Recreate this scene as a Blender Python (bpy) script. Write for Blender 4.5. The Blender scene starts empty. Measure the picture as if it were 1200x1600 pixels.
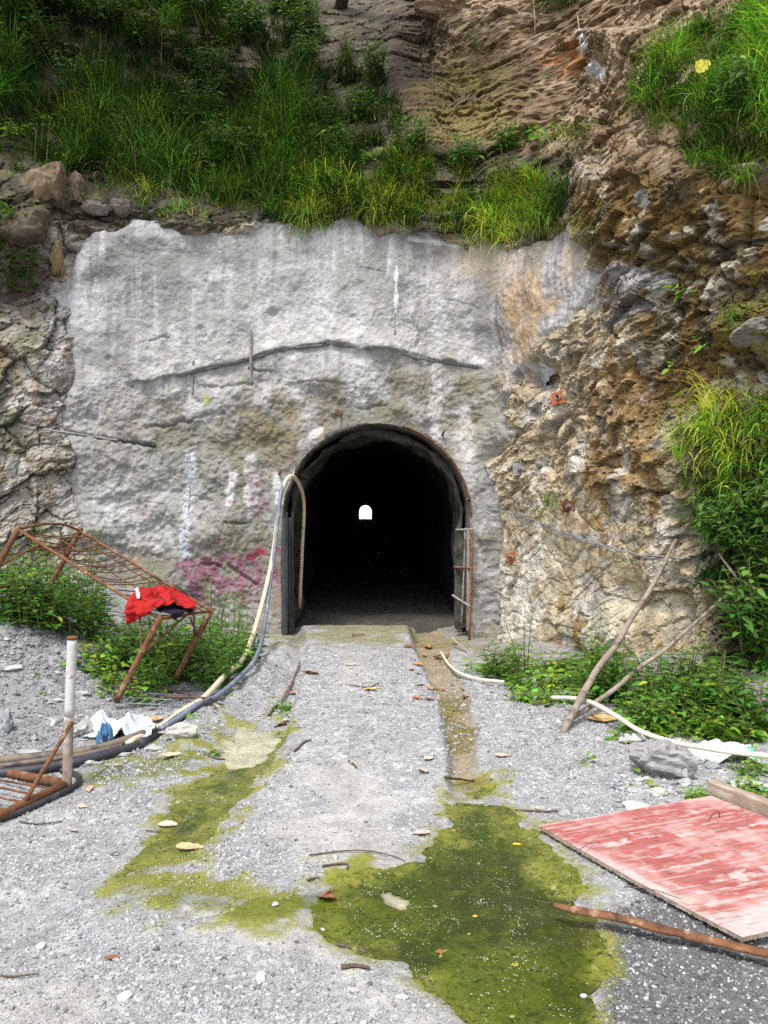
import bpy, math, random
import numpy as np
from mathutils import Vector, Matrix
from mathutils.bvhtree import BVHTree

rng = np.random.default_rng(7)
random.seed(7)
R = math.radians
scene = bpy.context.scene
COL = scene.collection
CAM_Z = 1.6
FPX = 1249.0          # focal length in photo pixels (1200 wide)

# ------------------------------------------------------------------ noise
def _hash(ix, iy, seed):
    h = (ix.astype(np.int64) * 374761393 + iy.astype(np.int64) * 668265263 + seed * 974634777) & 0xFFFFFFFF
    h = ((h ^ (h >> 13)) * 1274126177) & 0xFFFFFFFF
    h = ((h ^ (h >> 16)) * 2246822519) & 0xFFFFFFFF
    return ((h ^ (h >> 15)) & 0xFFFFFF) / float(0xFFFFFF)

def vnoise(x, y, seed=0):
    ix = np.floor(x); iy = np.floor(y)
    fx = x - ix; fy = y - iy
    fx = fx * fx * fx * (fx * (fx * 6 - 15) + 10); fy = fy * fy * fy * (fy * (fy * 6 - 15) + 10)
    a = _hash(ix, iy, seed); b = _hash(ix + 1, iy, seed)
    c = _hash(ix, iy + 1, seed); d = _hash(ix + 1, iy + 1, seed)
    return (a * (1 - fx) + b * fx) * (1 - fy) + (c * (1 - fx) + d * fx) * fy

def fbm(x, y, scale=1.0, octaves=5, seed=0, gain=0.5, lac=2.03):
    """fractal noise in about -1..1; scale = size of the largest lump in metres"""
    v = np.zeros_like(x, dtype=float); amp = 1.0; tot = 0.0; f = 1.0 / scale
    for o in range(octaves):
        ca, sa = math.cos(o * 1.3), math.sin(o * 1.3)
        v += amp * (vnoise((x * ca - y * sa) * f + 17.3 * o, (x * sa + y * ca) * f - 9.1 * o, seed + o) * 2 - 1)
        tot += amp; amp *= gain; f *= lac
    return v / tot * 1.6

def facets(x, y, sx, sy, seed, tilt=1.0, bias=0.22):
    """broken-rock relief: each cell of a jittered grid is a tilted plane; returns (relief -1..1, edge distance, cell id 0..1)"""
    X = x / sx; Y = y / sy
    ix = np.floor(X); iy = np.floor(Y)
    best = np.full(X.shape, 9.0); second = np.full(X.shape, 9.0)
    rel = np.zeros(X.shape); cid = np.zeros(X.shape)
    for dx in (-1, 0, 1):
        for dy in (-1, 0, 1):
            cx = ix + dx; cy = iy + dy
            px = cx + _hash(cx, cy, seed); py = cy + _hash(cx, cy, seed + 1)
            d = (X - px) ** 2 + (Y - py) ** 2
            h0 = _hash(cx, cy, seed + 2) * 2 - 1
            t1 = _hash(cx, cy, seed + 3) * 2 - 1; t2 = _hash(cx, cy, seed + 4) * 2 - 1
            val = h0 * 0.6 + tilt * (t1 * (X - px) + (t2 - bias) * (Y - py))
            near = d < best
            second = np.where(near, best, np.minimum(second, d))
            rel = np.where(near, val, rel); cid = np.where(near, _hash(cx, cy, seed + 5), cid)
            best = np.where(near, d, best)
    return rel, np.sqrt(second) - np.sqrt(best), cid

def smooth(t):
    t = np.clip(t, 0, 1)
    return t * t * (3 - 2 * t)

def poly_sd(u, v, poly):
    """signed distance to a polygon, positive inside"""
    P = np.array(poly, float); n = len(P)
    d = np.full(u.shape, 1e9); inside = np.zeros(u.shape, bool)
    for i in range(n):
        ax, ay = P[i]; bx, by = P[(i + 1) % n]
        ex, ey = bx - ax, by - ay
        t = np.clip(((u - ax) * ex + (v - ay) * ey) / (ex * ex + ey * ey + 1e-9), 0, 1)
        d = np.minimum(d, (u - ax - t * ex) ** 2 + (v - ay - t * ey) ** 2)
        if by != ay:
            c = ((ay > v) != (by > v)) & (u < (bx - ax) * (v - ay) / (by - ay) + ax)
            inside ^= c
    d = np.sqrt(d)
    return np.where(inside, d, -d)

def line_d(u, v, pts):
    d = np.full(u.shape, 1e9)
    for (ax, ay), (bx, by) in zip(pts[:-1], pts[1:]):
        ex, ey = bx - ax, by - ay
        t = np.clip(((u - ax) * ex + (v - ay) * ey) / (ex * ex + ey * ey + 1e-9), 0, 1)
        d = np.minimum(d, (u - ax - t * ex) ** 2 + (v - ay - t * ey) ** 2)
    return np.sqrt(d)

def blob(u, v, cx, cy, rx, ry):
    return np.exp(-(((u - cx) / rx) ** 2 + ((v - cy) / ry) ** 2))

def to_px(x, y, z):
    yy = np.maximum(y, 0.05)
    return 600 + FPX * x / yy, 800 - FPX * (z - CAM_Z) / yy

def mixc(a, b, t):
    t = np.clip(t, 0, 1)[..., None]
    return a * (1 - t) + np.asarray(b, float) * t

# ------------------------------------------------------------------ mesh building
def mesh_np(name, V, F, mat, parent=None, col=None, smoothed=True):
    """V (n,3); F list of index arrays (m,3) / (m,4); col (n,3) stored as attribute 'tint'"""
    V = np.asarray(V, np.float32)
    F = [np.asarray(f, np.int32) for f in F if len(f)]
    me = bpy.data.meshes.new(name)
    me.vertices.add(len(V)); me.vertices.foreach_set('co', V.ravel())
    nl = sum(f.size for f in F); npoly = sum(len(f) for f in F)
    me.loops.add(nl); me.loops.foreach_set('vertex_index', np.concatenate([f.ravel() for f in F]))
    tot = np.concatenate([np.full(len(f), f.shape[1], np.int32) for f in F])
    start = np.concatenate([[0], np.cumsum(tot)[:-1]]).astype(np.int32)
    me.polygons.add(npoly)
    me.polygons.foreach_set('loop_start', start)
    try:
        me.polygons.foreach_set('loop_total', tot)
    except Exception:
        pass
    me.polygons.foreach_set('use_smooth', np.full(npoly, bool(smoothed)))
    me.update(calc_edges=True)
    if col is not None:
        c = np.ones((len(V), 4), np.float32); c[:, :3] = np.clip(col, 0, 1)
        at = me.attributes.new('tint', 'FLOAT_COLOR', 'POINT'); at.data.foreach_set('color', c.ravel())
    me.materials.append(mat)
    o = bpy.data.objects.new(name, me); COL.objects.link(o)
    if parent is not None:
        o.parent = parent
    return o

class MB:
    """collects pieces of one mesh"""
    def __init__(s):
        s.V = []; s.F3 = []; s.F4 = []; s.C = []; s.n = 0
    def add(s, V, F3=None, F4=None, col=None):
        V = np.asarray(V, float).reshape(-1, 3)
        s.V.append(V)
        if F3 is not None and len(F3): s.F3.append(np.asarray(F3) + s.n)
        if F4 is not None and len(F4): s.F4.append(np.asarray(F4) + s.n)
        c = np.ones((len(V), 3)) if col is None else np.broadcast_to(np.asarray(col, float), (len(V), 3))
        s.C.append(c); s.n += len(V)
        return s
    def build(s, name, mat, parent=None, smoothed=True, origin=None):
        V = np.concatenate(s.V)
        if origin is not None: V = V - np.asarray(origin, float)
        F = []
        if s.F3: F.append(np.concatenate(s.F3))
        if s.F4: F.append(np.concatenate(s.F4))
        return mesh_np(name, V, F, mat, parent, np.concatenate(s.C), smoothed)
    def tube(s, pts, rad, sides=8, rough=0.0, col=None, flat=1.0):
        V, F3, F4 = tube_np(pts, rad, sides, rough, flat)
        return s.add(V, F3, F4, col)
    def box(s, c, size, axes=None, col=None, jitter=0.0):
        V, F4 = box_np(c, size, axes, jitter)
        return s.add(V, None, F4, col)

def resample(pts, n):
    P = np.asarray(pts, float)
    if len(P) > 2:                       # Catmull-Rom
        Q = np.vstack([2 * P[0] - P[1], P, 2 * P[-1] - P[-2]])
        out = []
        segs = len(P) - 1
        for k in range(n):
            t = k / (n - 1) * segs; i = min(int(t), segs - 1); f = t - i
            p0, p1, p2, p3 = Q[i], Q[i + 1], Q[i + 2], Q[i + 3]
            out.append(0.5 * (2 * p1 + (p2 - p0) * f + (2 * p0 - 5 * p1 + 4 * p2 - p3) * f * f + (3 * p1 - p0 - 3 * p2 + p3) * f ** 3))
        return np.array(out)
    t = np.linspace(0, 1, n)[:, None]
    return P[0] * (1 - t) + P[-1] * t

def tube_np(pts, rad, sides=8, rough=0.0, flat=1.0):
    P = np.asarray(pts, float); n = len(P)
    r = np.broadcast_to(np.asarray(rad, float), (n,)) if np.ndim(rad) else np.full(n, float(rad))
    T = np.gradient(P, axis=0); T /= np.linalg.norm(T, axis=1)[:, None] + 1e-12
    up = np.array([0, 0, 1.0])
    if abs(T[0] @ up) > 0.9: up = np.array([1.0, 0, 0])
    N = np.cross(T[0], up); N /= np.linalg.norm(N)
    V = []
    for i in range(n):
        N = N - T[i] * (N @ T[i]); N /= np.linalg.norm(N) + 1e-12
        B = np.cross(T[i], N)
        a = np.arange(sides) * 2 * math.pi / sides
        rr = r[i] * (1 + rough * rng.uniform(-1, 1, sides)) if rough else r[i]
        V.append(P[i] + (np.cos(a) * rr)[:, None] * N + (np.sin(a) * rr * flat)[:, None] * B)
    V = np.concatenate(V + [P[:1], P[-1:]])
    F4 = []; F3 = []
    for i in range(n - 1):
        for k in range(sides):
            k2 = (k + 1) % sides
            F4.append((i * sides + k, i * sides + k2, (i + 1) * sides + k2, (i + 1) * sides + k))
    a, b = n * sides, n * sides + 1
    for k in range(sides):
        k2 = (k + 1) % sides
        F3.append((a, k2, k)); F3.append((b, (n - 1) * sides + k, (n - 1) * sides + k2))
    return V, F3, F4

def box_np(c, size, axes=None, jitter=0.0):
    A = np.eye(3) if axes is None else np.asarray(axes, float)
    h = np.asarray(size, float) / 2
    V = np.array([[sx, sy, sz] for sz in (-1, 1) for sy in (-1, 1) for sx in (-1, 1)], float)
    V = (V * h)
    if jitter: V = V + rng.uniform(-jitter, jitter, V.shape)
    V = V @ A + np.asarray(c, float)
    F4 = [(0, 2, 3, 1), (4, 5, 7, 6), (0, 1, 5, 4), (2, 6, 7, 3), (0, 4, 6, 2), (1, 3, 7, 5)]
    return V, F4

def tag(o, label=None, cat=None, group=None, kind=None):
    if label: o['label'] = label
    if cat: o['category'] = cat
    if group: o['group'] = group
    if kind: o['kind'] = kind
    return o

def empty(name, loc=(0, 0, 0), label=None, cat=None, group=None):
    o = bpy.data.objects.new(name, None); COL.objects.link(o)
    o.location = loc; o.empty_display_size = 0.1
    return tag(o, label, cat, group)

# ------------------------------------------------------------------ materials
def ramp2(nt, fac, lo, hi):
    m = nt.nodes.new('ShaderNodeMapRange'); m.inputs['From Min'].default_value = lo; m.inputs['From Max'].default_value = hi
    nt.links.new(fac, m.inputs['Value']); return m.outputs['Result']

def noise_node(nt, co, scale, detail=6, rough=0.6, dist=0.0):
    n = nt.nodes.new('ShaderNodeTexNoise'); n.inputs['Scale'].default_value = scale
    n.inputs['Detail'].default_value = detail; n.inputs['Roughness'].default_value = rough
    n.inputs['Distortion'].default_value = dist
    nt.links.new(co, n.inputs['Vector']); return n.outputs['Fac']

def voro_node(nt, co, scale, feature='F1', rand=1.0):
    n = nt.nodes.new('ShaderNodeTexVoronoi'); n.feature = feature; n.inputs['Scale'].default_value = scale
    n.inputs['Randomness'].default_value = rand
    nt.links.new(co, n.inputs['Vector']); return n

def mixrgb(nt, fac, a, b, mode='MIX'):
    m = nt.nodes.new('ShaderNodeMix'); m.data_type = 'RGBA'; m.blend_type = mode
    if isinstance(fac, (int, float)): m.inputs[0].default_value = fac
    else: nt.links.new(fac, m.inputs[0])
    for k, x in ((6, a), (7, b)):
        if isinstance(x, (tuple, list)): m.inputs[k].default_value = (*x[:3], 1)
        else: nt.links.new(x, m.inputs[k])
    return m.outputs[2]

def math_node(nt, op, a, b=None):
    m = nt.nodes.new('ShaderNodeMath'); m.operation = op
    for k, x in ((0, a), (1, b)):
        if x is None: continue
        if isinstance(x, (int, float)): m.inputs[k].default_value = x
        else: nt.links.new(x, m.inputs[k])
    return m.outputs[0]

def material(name, color=(0.5, 0.5, 0.5), attr=False, rough=0.85, var=0.3, nscale=8.0, spec=0.3, metallic=0.0,
             patches=(), bumps=((60, 0.4, 0.01),), translucent=0.0, rough_var=0.0, stretch=None, voro=None):
    """colour (or vertex tint) x noise, up to a few patch colours ((color, scale, lo, hi) ...), layered bump ((scale, strength, distance) ...)"""
    m = bpy.data.materials.new(name); m.use_nodes = True
    nt = m.node_tree; nt.nodes.clear()
    out = nt.nodes.new('ShaderNodeOutputMaterial'); bs = nt.nodes.new('ShaderNodeBsdfPrincipled')
    tc = nt.nodes.new('ShaderNodeTexCoord'); co = tc.outputs['Object']
    if stretch:
        mp = nt.nodes.new('ShaderNodeMapping'); mp.inputs['Scale'].default_value = stretch
        nt.links.new(co, mp.inputs['Vector']); co = mp.outputs['Vector']
    if attr:
        at = nt.nodes.new('ShaderNodeAttribute'); at.attribute_name = 'tint'; c = at.outputs['Color']
        if color != (0.5, 0.5, 0.5):
            c = mixrgb(nt, 1.0, c, color, 'MULTIPLY')
    else:
        rgb = nt.nodes.new('ShaderNodeRGB'); rgb.outputs[0].default_value = (*color, 1); c = rgb.outputs[0]
    for (pc, ps, lo, hi) in patches:
        f = ramp2(nt, noise_node(nt, co, ps, 7, 0.65, 0.3), lo, hi)
        c = mixrgb(nt, f, c, pc)
    if var:
        f = noise_node(nt, co, nscale, 8, 0.7)
        mr = nt.nodes.new('ShaderNodeMapRange'); mr.inputs['From Min'].default_value = 0.3; mr.inputs['From Max'].default_value = 0.7
        mr.inputs['To Min'].default_value = 1 - var; mr.inputs['To Max'].default_value = 1 + var
        nt.links.new(f, mr.inputs['Value'])
        c = mixrgb(nt, 1.0, c, mr.outputs['Result'], 'MULTIPLY')
    nt.links.new(c, bs.inputs['Base Color'])
    bs.inputs['Roughness'].default_value = rough
    if rough_var:
        f = noise_node(nt, co, nscale * 2, 6, 0.6)
        mr = nt.nodes.new('ShaderNodeMapRange'); mr.inputs['To Min'].default_value = rough - rough_var; mr.inputs['To Max'].default_value = rough + rough_var
        mr.inputs['From Min'].default_value = 0.3; mr.inputs['From Max'].default_value = 0.7
        nt.links.new(f, mr.inputs['Value']); nt.links.new(mr.outputs['Result'], bs.inputs['Roughness'])
    bs.inputs['Specular IOR Level'].default_value = spec
    bs.inputs['Metallic'].default_value = metallic
    prev = None
    for (s, st, di) in bumps:
        b = nt.nodes.new('ShaderNodeBump'); b.inputs['Strength'].default_value = st; b.inputs['Distance'].default_value = di
        if voro:
            h = math_node(nt, 'ADD', noise_node(nt, co, s, 8, 0.65), voro_node(nt, co, s * voro).outputs['Distance'])
        else:
            h = noise_node(nt, co, s, 8, 0.65)
        nt.links.new(h, b.inputs['Height'])
        if prev is not None: nt.links.new(prev, b.inputs['Normal'])
        prev = b.outputs['Normal']
    if prev is not None: nt.links.new(prev, bs.inputs['Normal'])
    sh = bs.outputs[0]
    if translucent:
        tr = nt.nodes.new('ShaderNodeBsdfTranslucent'); nt.links.new(mixrgb(nt, 1.0, c, (1.5, 1.6, 0.7), 'MULTIPLY'), tr.inputs['Color'])
        mx = nt.nodes.new('ShaderNodeMixShader'); mx.inputs[0].default_value = translucent
        nt.links.new(sh, mx.inputs[1]); nt.links.new(tr.outputs[0], mx.inputs[2]); sh = mx.outputs[0]
    nt.links.new(sh, out.inputs['Surface'])
    return m

M = {}
M['rock'] = material('cliff_rock', attr=True, rough=0.8, var=0.42, nscale=7, spec=0.35, bumps=((14, 0.5, 0.05), (60, 0.55, 0.012)), rough_var=0.15, voro=0.8)
M['shotcrete'] = material('sprayed_concrete', attr=True, rough=0.92, var=0.22, nscale=16, spec=0.15, bumps=((24, 0.5, 0.025), (75, 0.45, 0.009)), voro=0.7)
M['ground'] = material('gravel_ground', attr=True, rough=0.88, var=0.22, nscale=30, spec=0.2, bumps=((45, 0.5, 0.012), (160, 0.7, 0.006)), voro=0.9)
M['pebble'] = material('pebbles', attr=True, rough=0.8, var=0.2, nscale=40, spec=0.3, bumps=())
M['stone'] = material('loose_stone', attr=True, rough=0.85, var=0.3, nscale=9, spec=0.2, bumps=((12, 0.6, 0.03), (60, 0.6, 0.008)))
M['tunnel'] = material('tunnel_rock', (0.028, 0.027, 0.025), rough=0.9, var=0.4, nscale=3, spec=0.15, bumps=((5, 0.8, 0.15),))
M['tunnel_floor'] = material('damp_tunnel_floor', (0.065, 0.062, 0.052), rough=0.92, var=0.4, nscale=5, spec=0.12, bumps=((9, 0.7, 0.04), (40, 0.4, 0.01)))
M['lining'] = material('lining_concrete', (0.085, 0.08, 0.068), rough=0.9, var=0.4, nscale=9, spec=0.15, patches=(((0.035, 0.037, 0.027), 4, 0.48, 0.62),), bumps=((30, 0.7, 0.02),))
M['rust'] = material('rust', (0.15, 0.066, 0.030), rough=0.85, var=0.5, nscale=18, spec=0.25, patches=(((0.27, 0.17, 0.11), 11, 0.56, 0.64), ((0.06, 0.03, 0.02), 7, 0.54, 0.66)), bumps=((120, 0.5, 0.004),))
M['rust_bright'] = material('bright_rust', (0.31, 0.095, 0.035), rough=0.85, var=0.5, nscale=30, spec=0.2, patches=(((0.16, 0.05, 0.03), 20, 0.52, 0.6),), bumps=((120, 0.5, 0.004),))
M['rust_pale'] = material('rust_under_flaking_paint', (0.29, 0.215, 0.165), rough=0.85, var=0.35, nscale=18, spec=0.2, patches=(((0.44, 0.41, 0.38), 9, 0.46, 0.6),), bumps=((90, 0.5, 0.005),))
M['grey_paint'] = material('flaking_grey_paint', (0.52, 0.51, 0.49), rough=0.8, var=0.18, nscale=20, spec=0.25, patches=(((0.30, 0.2, 0.14), 14, 0.62, 0.68),), bumps=((60, 0.6, 0.006),))
M['rebar'] = material('cemented_rebar', (0.25, 0.24, 0.225), rough=0.9, var=0.4, nscale=20, spec=0.2, patches=(((0.13, 0.09, 0.07), 10, 0.56, 0.66),), bumps=((80, 0.6, 0.006),))
M['ledge_bar'] = material('grimy_embedded_bar', (0.13, 0.125, 0.115), rough=0.9, var=0.4, nscale=20, spec=0.2, patches=(((0.24, 0.23, 0.22), 8, 0.52, 0.62),), bumps=((80, 0.6, 0.006),))
M['dark_steel'] = material('dark_steel', (0.045, 0.047, 0.05), rough=0.6, var=0.4, nscale=10, spec=0.35, bumps=((60, 0.3, 0.004),))
M['hose_cream'] = material('cream_hose', (0.62, 0.52, 0.36), rough=0.5, var=0.12, nscale=10, spec=0.4, patches=(((0.38, 0.30, 0.2), 6, 0.58, 0.7),), bumps=((80, 0.15, 0.003),))
M['hose_blue'] = material('blue_grey_hose', (0.15, 0.175, 0.23), rough=0.5, var=0.25, nscale=12, spec=0.4, patches=(((0.3, 0.3, 0.3), 8, 0.58, 0.66),), bumps=((80, 0.15, 0.003),))
M['hose_black'] = material('dusty_black_pipe', (0.035, 0.038, 0.045), rough=0.5, var=0.4, nscale=10, spec=0.45, patches=(((0.13, 0.125, 0.12), 7, 0.55, 0.68),), bumps=((80, 0.15, 0.003),))
M['hose_brown'] = material('dusty_brown_pipe', (0.16, 0.13, 0.10), rough=0.6, var=0.35, nscale=10, spec=0.35, patches=(((0.05, 0.045, 0.045), 5, 0.52, 0.62),), bumps=((80, 0.15, 0.003),))
M['pvc'] = material('cream_pvc', (0.72, 0.68, 0.52), rough=0.4, var=0.08, nscale=8, spec=0.45, patches=(((0.35, 0.62, 0.46), 3, 0.60, 0.66),), bumps=())
M['red_cloth'] = material('red_cloth', (0.34, 0.012, 0.012), rough=0.85, var=0.15, nscale=8, spec=0.2, bumps=((40, 0.3, 0.006),))
M['navy_cloth'] = material('navy_cloth', (0.018, 0.014, 0.028), rough=0.9, var=0.2, nscale=10, spec=0.15, bumps=((40, 0.4, 0.008),))
M['white_cloth'] = material('white_cloth', (0.75, 0.7, 0.68), rough=0.85, var=0.1, spec=0.2)
M['sack_blue'] = material('woven_sack_pale_blue', (0.50, 0.55, 0.60), rough=0.65, var=0.12, nscale=6, spec=0.3, patches=(((0.36, 0.52, 0.66), 5, 0.58, 0.64), ((0.5, 0.44, 0.42), 7, 0.62, 0.7)), bumps=((50, 0.4, 0.01),))
M['sack_deep'] = material('blue_plastic', (0.06, 0.17, 0.33), rough=0.5, var=0.3, nscale=9, spec=0.4, patches=(((0.3, 0.5, 0.65), 8, 0.56, 0.62),), bumps=((50, 0.4, 0.01),))
M['sack_green'] = material('woven_sack_green_print', (0.56, 0.56, 0.53), rough=0.6, var=0.12, nscale=7, spec=0.3, patches=(((0.06, 0.42, 0.2), 5.5, 0.565, 0.585), ((0.45, 0.4, 0.36), 8, 0.62, 0.7)), bumps=((50, 0.4, 0.01),))
M['stick'] = material('weathered_stick', (0.25, 0.205, 0.165), rough=0.9, var=0.4, nscale=14, spec=0.15, patches=(((0.12, 0.1, 0.085), 9, 0.52, 0.62),), bumps=((50, 0.6, 0.008),))
M['twig'] = material('dry_twig', (0.10, 0.075, 0.055), rough=0.9, var=0.4, nscale=14, spec=0.15, bumps=())
M['timber'] = material('weathered_timber', (0.30, 0.235, 0.175), rough=0.9, var=0.3, nscale=9, spec=0.15, bumps=((20, 0.5, 0.01),), stretch=(1, 6, 6), patches=(((0.42, 0.38, 0.33), 3, 0.5, 0.64),))
M['bark'] = material('bark', (0.07, 0.055, 0.04), rough=0.95, var=0.4, nscale=6, bumps=((20, 0.8, 0.03),))
M['leaf'] = material('green_leaf', attr=True, rough=0.55, var=0.15, nscale=20, spec=0.3, bumps=(), translucent=0.3)
M['grass'] = material('grass_blade', attr=True, rough=0.6, var=0.1, nscale=6, spec=0.25, bumps=(), translucent=0.3)
M['dry_leaf'] = material('dry_leaf', attr=True, rough=0.8, var=0.3, nscale=30, spec=0.2, bumps=((60, 0.3, 0.004),))
M['stem'] = material('plant_stem', (0.10, 0.13, 0.035), rough=0.7, var=0.3, nscale=20, spec=0.2, bumps=())
M['root'] = material('bare_root', (0.30, 0.24, 0.18), rough=0.9, var=0.4, nscale=20, bumps=())
M['wire'] = material('galvanised_wire', (0.20, 0.22, 0.25), rough=0.5, var=0.3, nscale=10, spec=0.4, bumps=())
# ------------------------------------------------------------------ cliff base surface
PLAN = np.array([(-30, 2), (-14, 4.2), (-8, 7.2), (-5.4, 9.2), (-4.3, 10.0), (-3.0, 10.3), (-1.6, 10.35), (0, 10.35), (1.15, 10.33), (1.45, 9.9), (1.8, 9.1),
                 (2.3, 7.9), (2.95, 6.75), (3.7, 5.9), (5.2, 5.0), (8, 3.8), (14, 2), (30, -2)], float)
_pl = resample(PLAN, 1800)
_seg = np.linalg.norm(np.diff(_pl, axis=0), axis=1); _S = np.concatenate([[0], np.cumsum(_seg)])
_S -= _S[np.argmin(np.abs(_pl[:, 0] + 0.1))]
_t = np.gradient(_pl, axis=0); _t /= np.linalg.norm(_t, axis=1)[:, None]
_k = np.ones(41) / 41
_nx = np.convolve(_t[:, 1], _k, 'same'); _ny = np.convolve(-_t[:, 0], _k, 'same')
_nl = np.hypot(_nx, _ny); _nx /= _nl; _ny /= _nl

ACX, AR, ASPR, AFLOOR = -0.10, 1.215, 1.54, -0.1   # portal arch: centre x, radius, springing height

def plan_at(s):
    return np.interp(s, _S, _pl[:, 0]), np.interp(s, _S, _pl[:, 1]), np.interp(s, _S, _nx), np.interp(s, _S, _ny)

def setback(x, z):
    k = 0.80 - 0.42 * smooth((x - 0.6) / 1.6)
    lip = 5.35 + 0.25 * np.sin(x * 1.3) - 0.35 * smooth((x - 0.2) / 1.0)
    up = np.maximum(z - lip, 0)
    return 0.05 * z + k * up * up / (up + 0.5)

def arch_sd(x, z):
    """distance to portal outline: negative inside the opening"""
    dx = x - ACX
    return np.where(z > ASPR, np.hypot(dx, z - ASPR) - AR, np.abs(dx) - AR)

SHOT_POLY = [(112, 372), (140, 348), (250, 338), (350, 345), (440, 338), (560, 330), (640, 348), (720, 366), (800, 380), (890, 352), (945, 400), (938, 445), (895, 500),
             (852, 550), (815, 592), (790, 640), (778, 700), (768, 780), (772, 860), (766, 950), (760, 1120), (150, 1130), (145, 1000), (135, 900), (115, 820), (100, 700), (98, 600), (112, 530), (92, 470)]
CRACK = [(203, 603), (300, 582), (390, 560), (450, 545), (515, 537), (580, 546), (640, 556), (700, 568), (746, 574)]
CRACK2 = [(228, 668), (255, 667), (300, 655), (350, 645)]
CRACK3 = [(70, 671), (120, 678), (180, 688), (240, 696)]

def shot_mask(u, v):
    return poly_sd(u, v, SHOT_POLY) + fbm(u, v, 60, 4, 55) * 14

def rock_disp(s, z, x, u, v):
    a = R(14)                                     # strata dip
    p = s * np.cos(a) + z * np.sin(a); q = -s * np.sin(a) + z * np.cos(a)
    wx = fbm(s, z, 0.9, 4, 91) * 0.13; wz = fbm(s, z, 0.9, 4, 92) * 0.13
    rough = .75 + .5 * smooth(fbm(s, z, 1.3, 3, 93) + .5)
    f1, e1, _ = facets(p + wx * 1.6, q + wz * 1.6, 1.0, 0.62, 11, 1.2)
    f2, e2, _ = facets(p + wx * 1.2, q + wz * 1.2, 0.46, 0.20, 21, 1.4)
    f3, e3, _ = facets(p + wx, q + wz, 0.20, 0.075, 31, 1.4)
    f4, e4, _ = facets(p + wx, q * 1.0 + wz * .6, 0.11, 0.032, 35, 1.5, .35)
    d = fbm(s, z, 2.2, 3, 41) * 0.16 + f1 * 0.10 + rough * (f2 * 0.056 + f3 * 0.026 + f4 * .010) + fbm(s, z, 0.3, 5, 45) * 0.016
    d -= 0.05 * np.exp(-(e1 / 0.04) ** 2) + 0.035 * np.exp(-(e2 / 0.05) ** 2) + 0.012 * np.exp(-(e3 / 0.06) ** 2)
    # broad smoother slabs low on the right and smoother soil on the vegetated slopes
    slab = smooth(blob(u, v, 890, 920, 150, 150) * 1.5)
    soil = smooth((z - 5.4) / 0.6) * (1 - smooth((x - 0.3) / 0.7))
    d = d * (1 - 0.68 * slab) * (1 - 0.6 * soil)
    # jutting features seen in the photo: overhanging blocks, hollow beside the concrete edge, ledges top right
    d += 0.30 * blob(u, v, 60, 300, 60, 45) + 0.25 * blob(u, v, 40, 370, 60, 50) - 0.45 * blob(u, v, 30, 450, 60, 50) + 0.18 * blob(u, v, 80, 560, 60, 60)
    d += -0.3 * blob(u, v, 845, 590, 22, 20) + 0.12 * blob(u, v, 880, 545, 40, 28)
    d += 0.35 * smooth((v - 40) / 20) * blob(u, v, 960, 40, 90, 55) - 0.35 * blob(u, v, 720, 75, 60, 30) + 0.3 * blob(u, v, 700, 30, 90, 30)
    d += 0.25 * blob(u, v, 1165, 530, 50, 40) + 0.15 * blob(u, v, 1150, 650, 50, 70)
    d += 0.1 * blob(u, v, 930, 985, 60, 50) - 0.2 * blob(u, v, 985, 930, 20, 26) - .12 * blob(u, v, 775, 960, 10, 40)
    return d

def shot_disp(s, z, u, v):
    d = fbm(s, z, 1.1, 3, 61) * 0.085 + fbm(s, z, 0.34, 3, 62) * 0.032
    low = smooth((v - 560) / 60)                   # coarser, older coat below the ledge
    f, e, _ = facets(s + fbm(s, z, .2, 2, 5) * .03, z, 0.055, 0.045, 71, 0.6)
    d += (0.006 + 0.007 * low) * (1 - smooth(e / 0.9) * -1) * (0.5 + 0.5 * f) + fbm(s, z, 0.06, 3, 64) * (0.006 + 0.009 * low)
    d += low * (fbm(s, z, 0.5, 3, 65) * 0.05)
    cy = np.interp(u, [p[0] for p in CRACK], [p[1] for p in CRACK])
    inx = smooth((u - 190) / 30) * smooth((765 - u) / 30)
    dv = cy - v + fbm(u, v, 40, 3, 8) * 5
    d += inx * 0.06 * smooth((dv + 1.5) / 3) * np.exp(-np.maximum(dv, 0) / 190.0)    # upper coat stands proud of the lower one
    n_w = fbm(u, v, 14, 3, 66)
    for cr, w, dep in ((CRACK2, 3.5, 0.05), (CRACK3, 3.0, 0.05), ([(395, 580), (425, 582)], 3, .05), ([(320, 606), (392, 600)], 3, .04), ([(355, 816), (385, 818)], 3, .05), ([(320, 880), (345, 884)], 3, .05), ([(360, 884), (400, 912)], 4, .05), ([(470, 602), (505, 597), (545, 606)], 1.6, .03), ([(640, 498), (652, 520), (650, 545)], 1.4, .025), ([(228, 538), (262, 530), (270, 533)], 1.8, .03), ([(690, 470), (740, 480)], 1.5, .02), ([(560, 420), (600, 428)], 1.4, .02), ([(300, 775), (330, 782)], 2, .03), ([(560, 640), (600, 634)], 2, .03)):
        d -= dep * np.exp(-(line_d(u + n_w * 4, v + n_w * 3, cr) / (w * .7)) ** 2)
        d += 0.012 * np.exp(-((line_d(u, v + 8, cr)) / 8) ** 2)
    for (cx, cy_, r, dep) in ((163, 440, 20, .06), (428, 490, 6, .06), (315, 515, 4, .05), (170, 562, 5, .05), (152, 656, 6, .05), (520, 645, 8, -.05), (690, 660, 40, -.05), (470, 690, 20, -.05), (330, 378, 45, .04), (700, 610, 45, -.03), (520, 600, 60, -.04)):
        d -= dep * blob(u, v, cx, cy_, r, r)
    return d + 0.05

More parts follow.
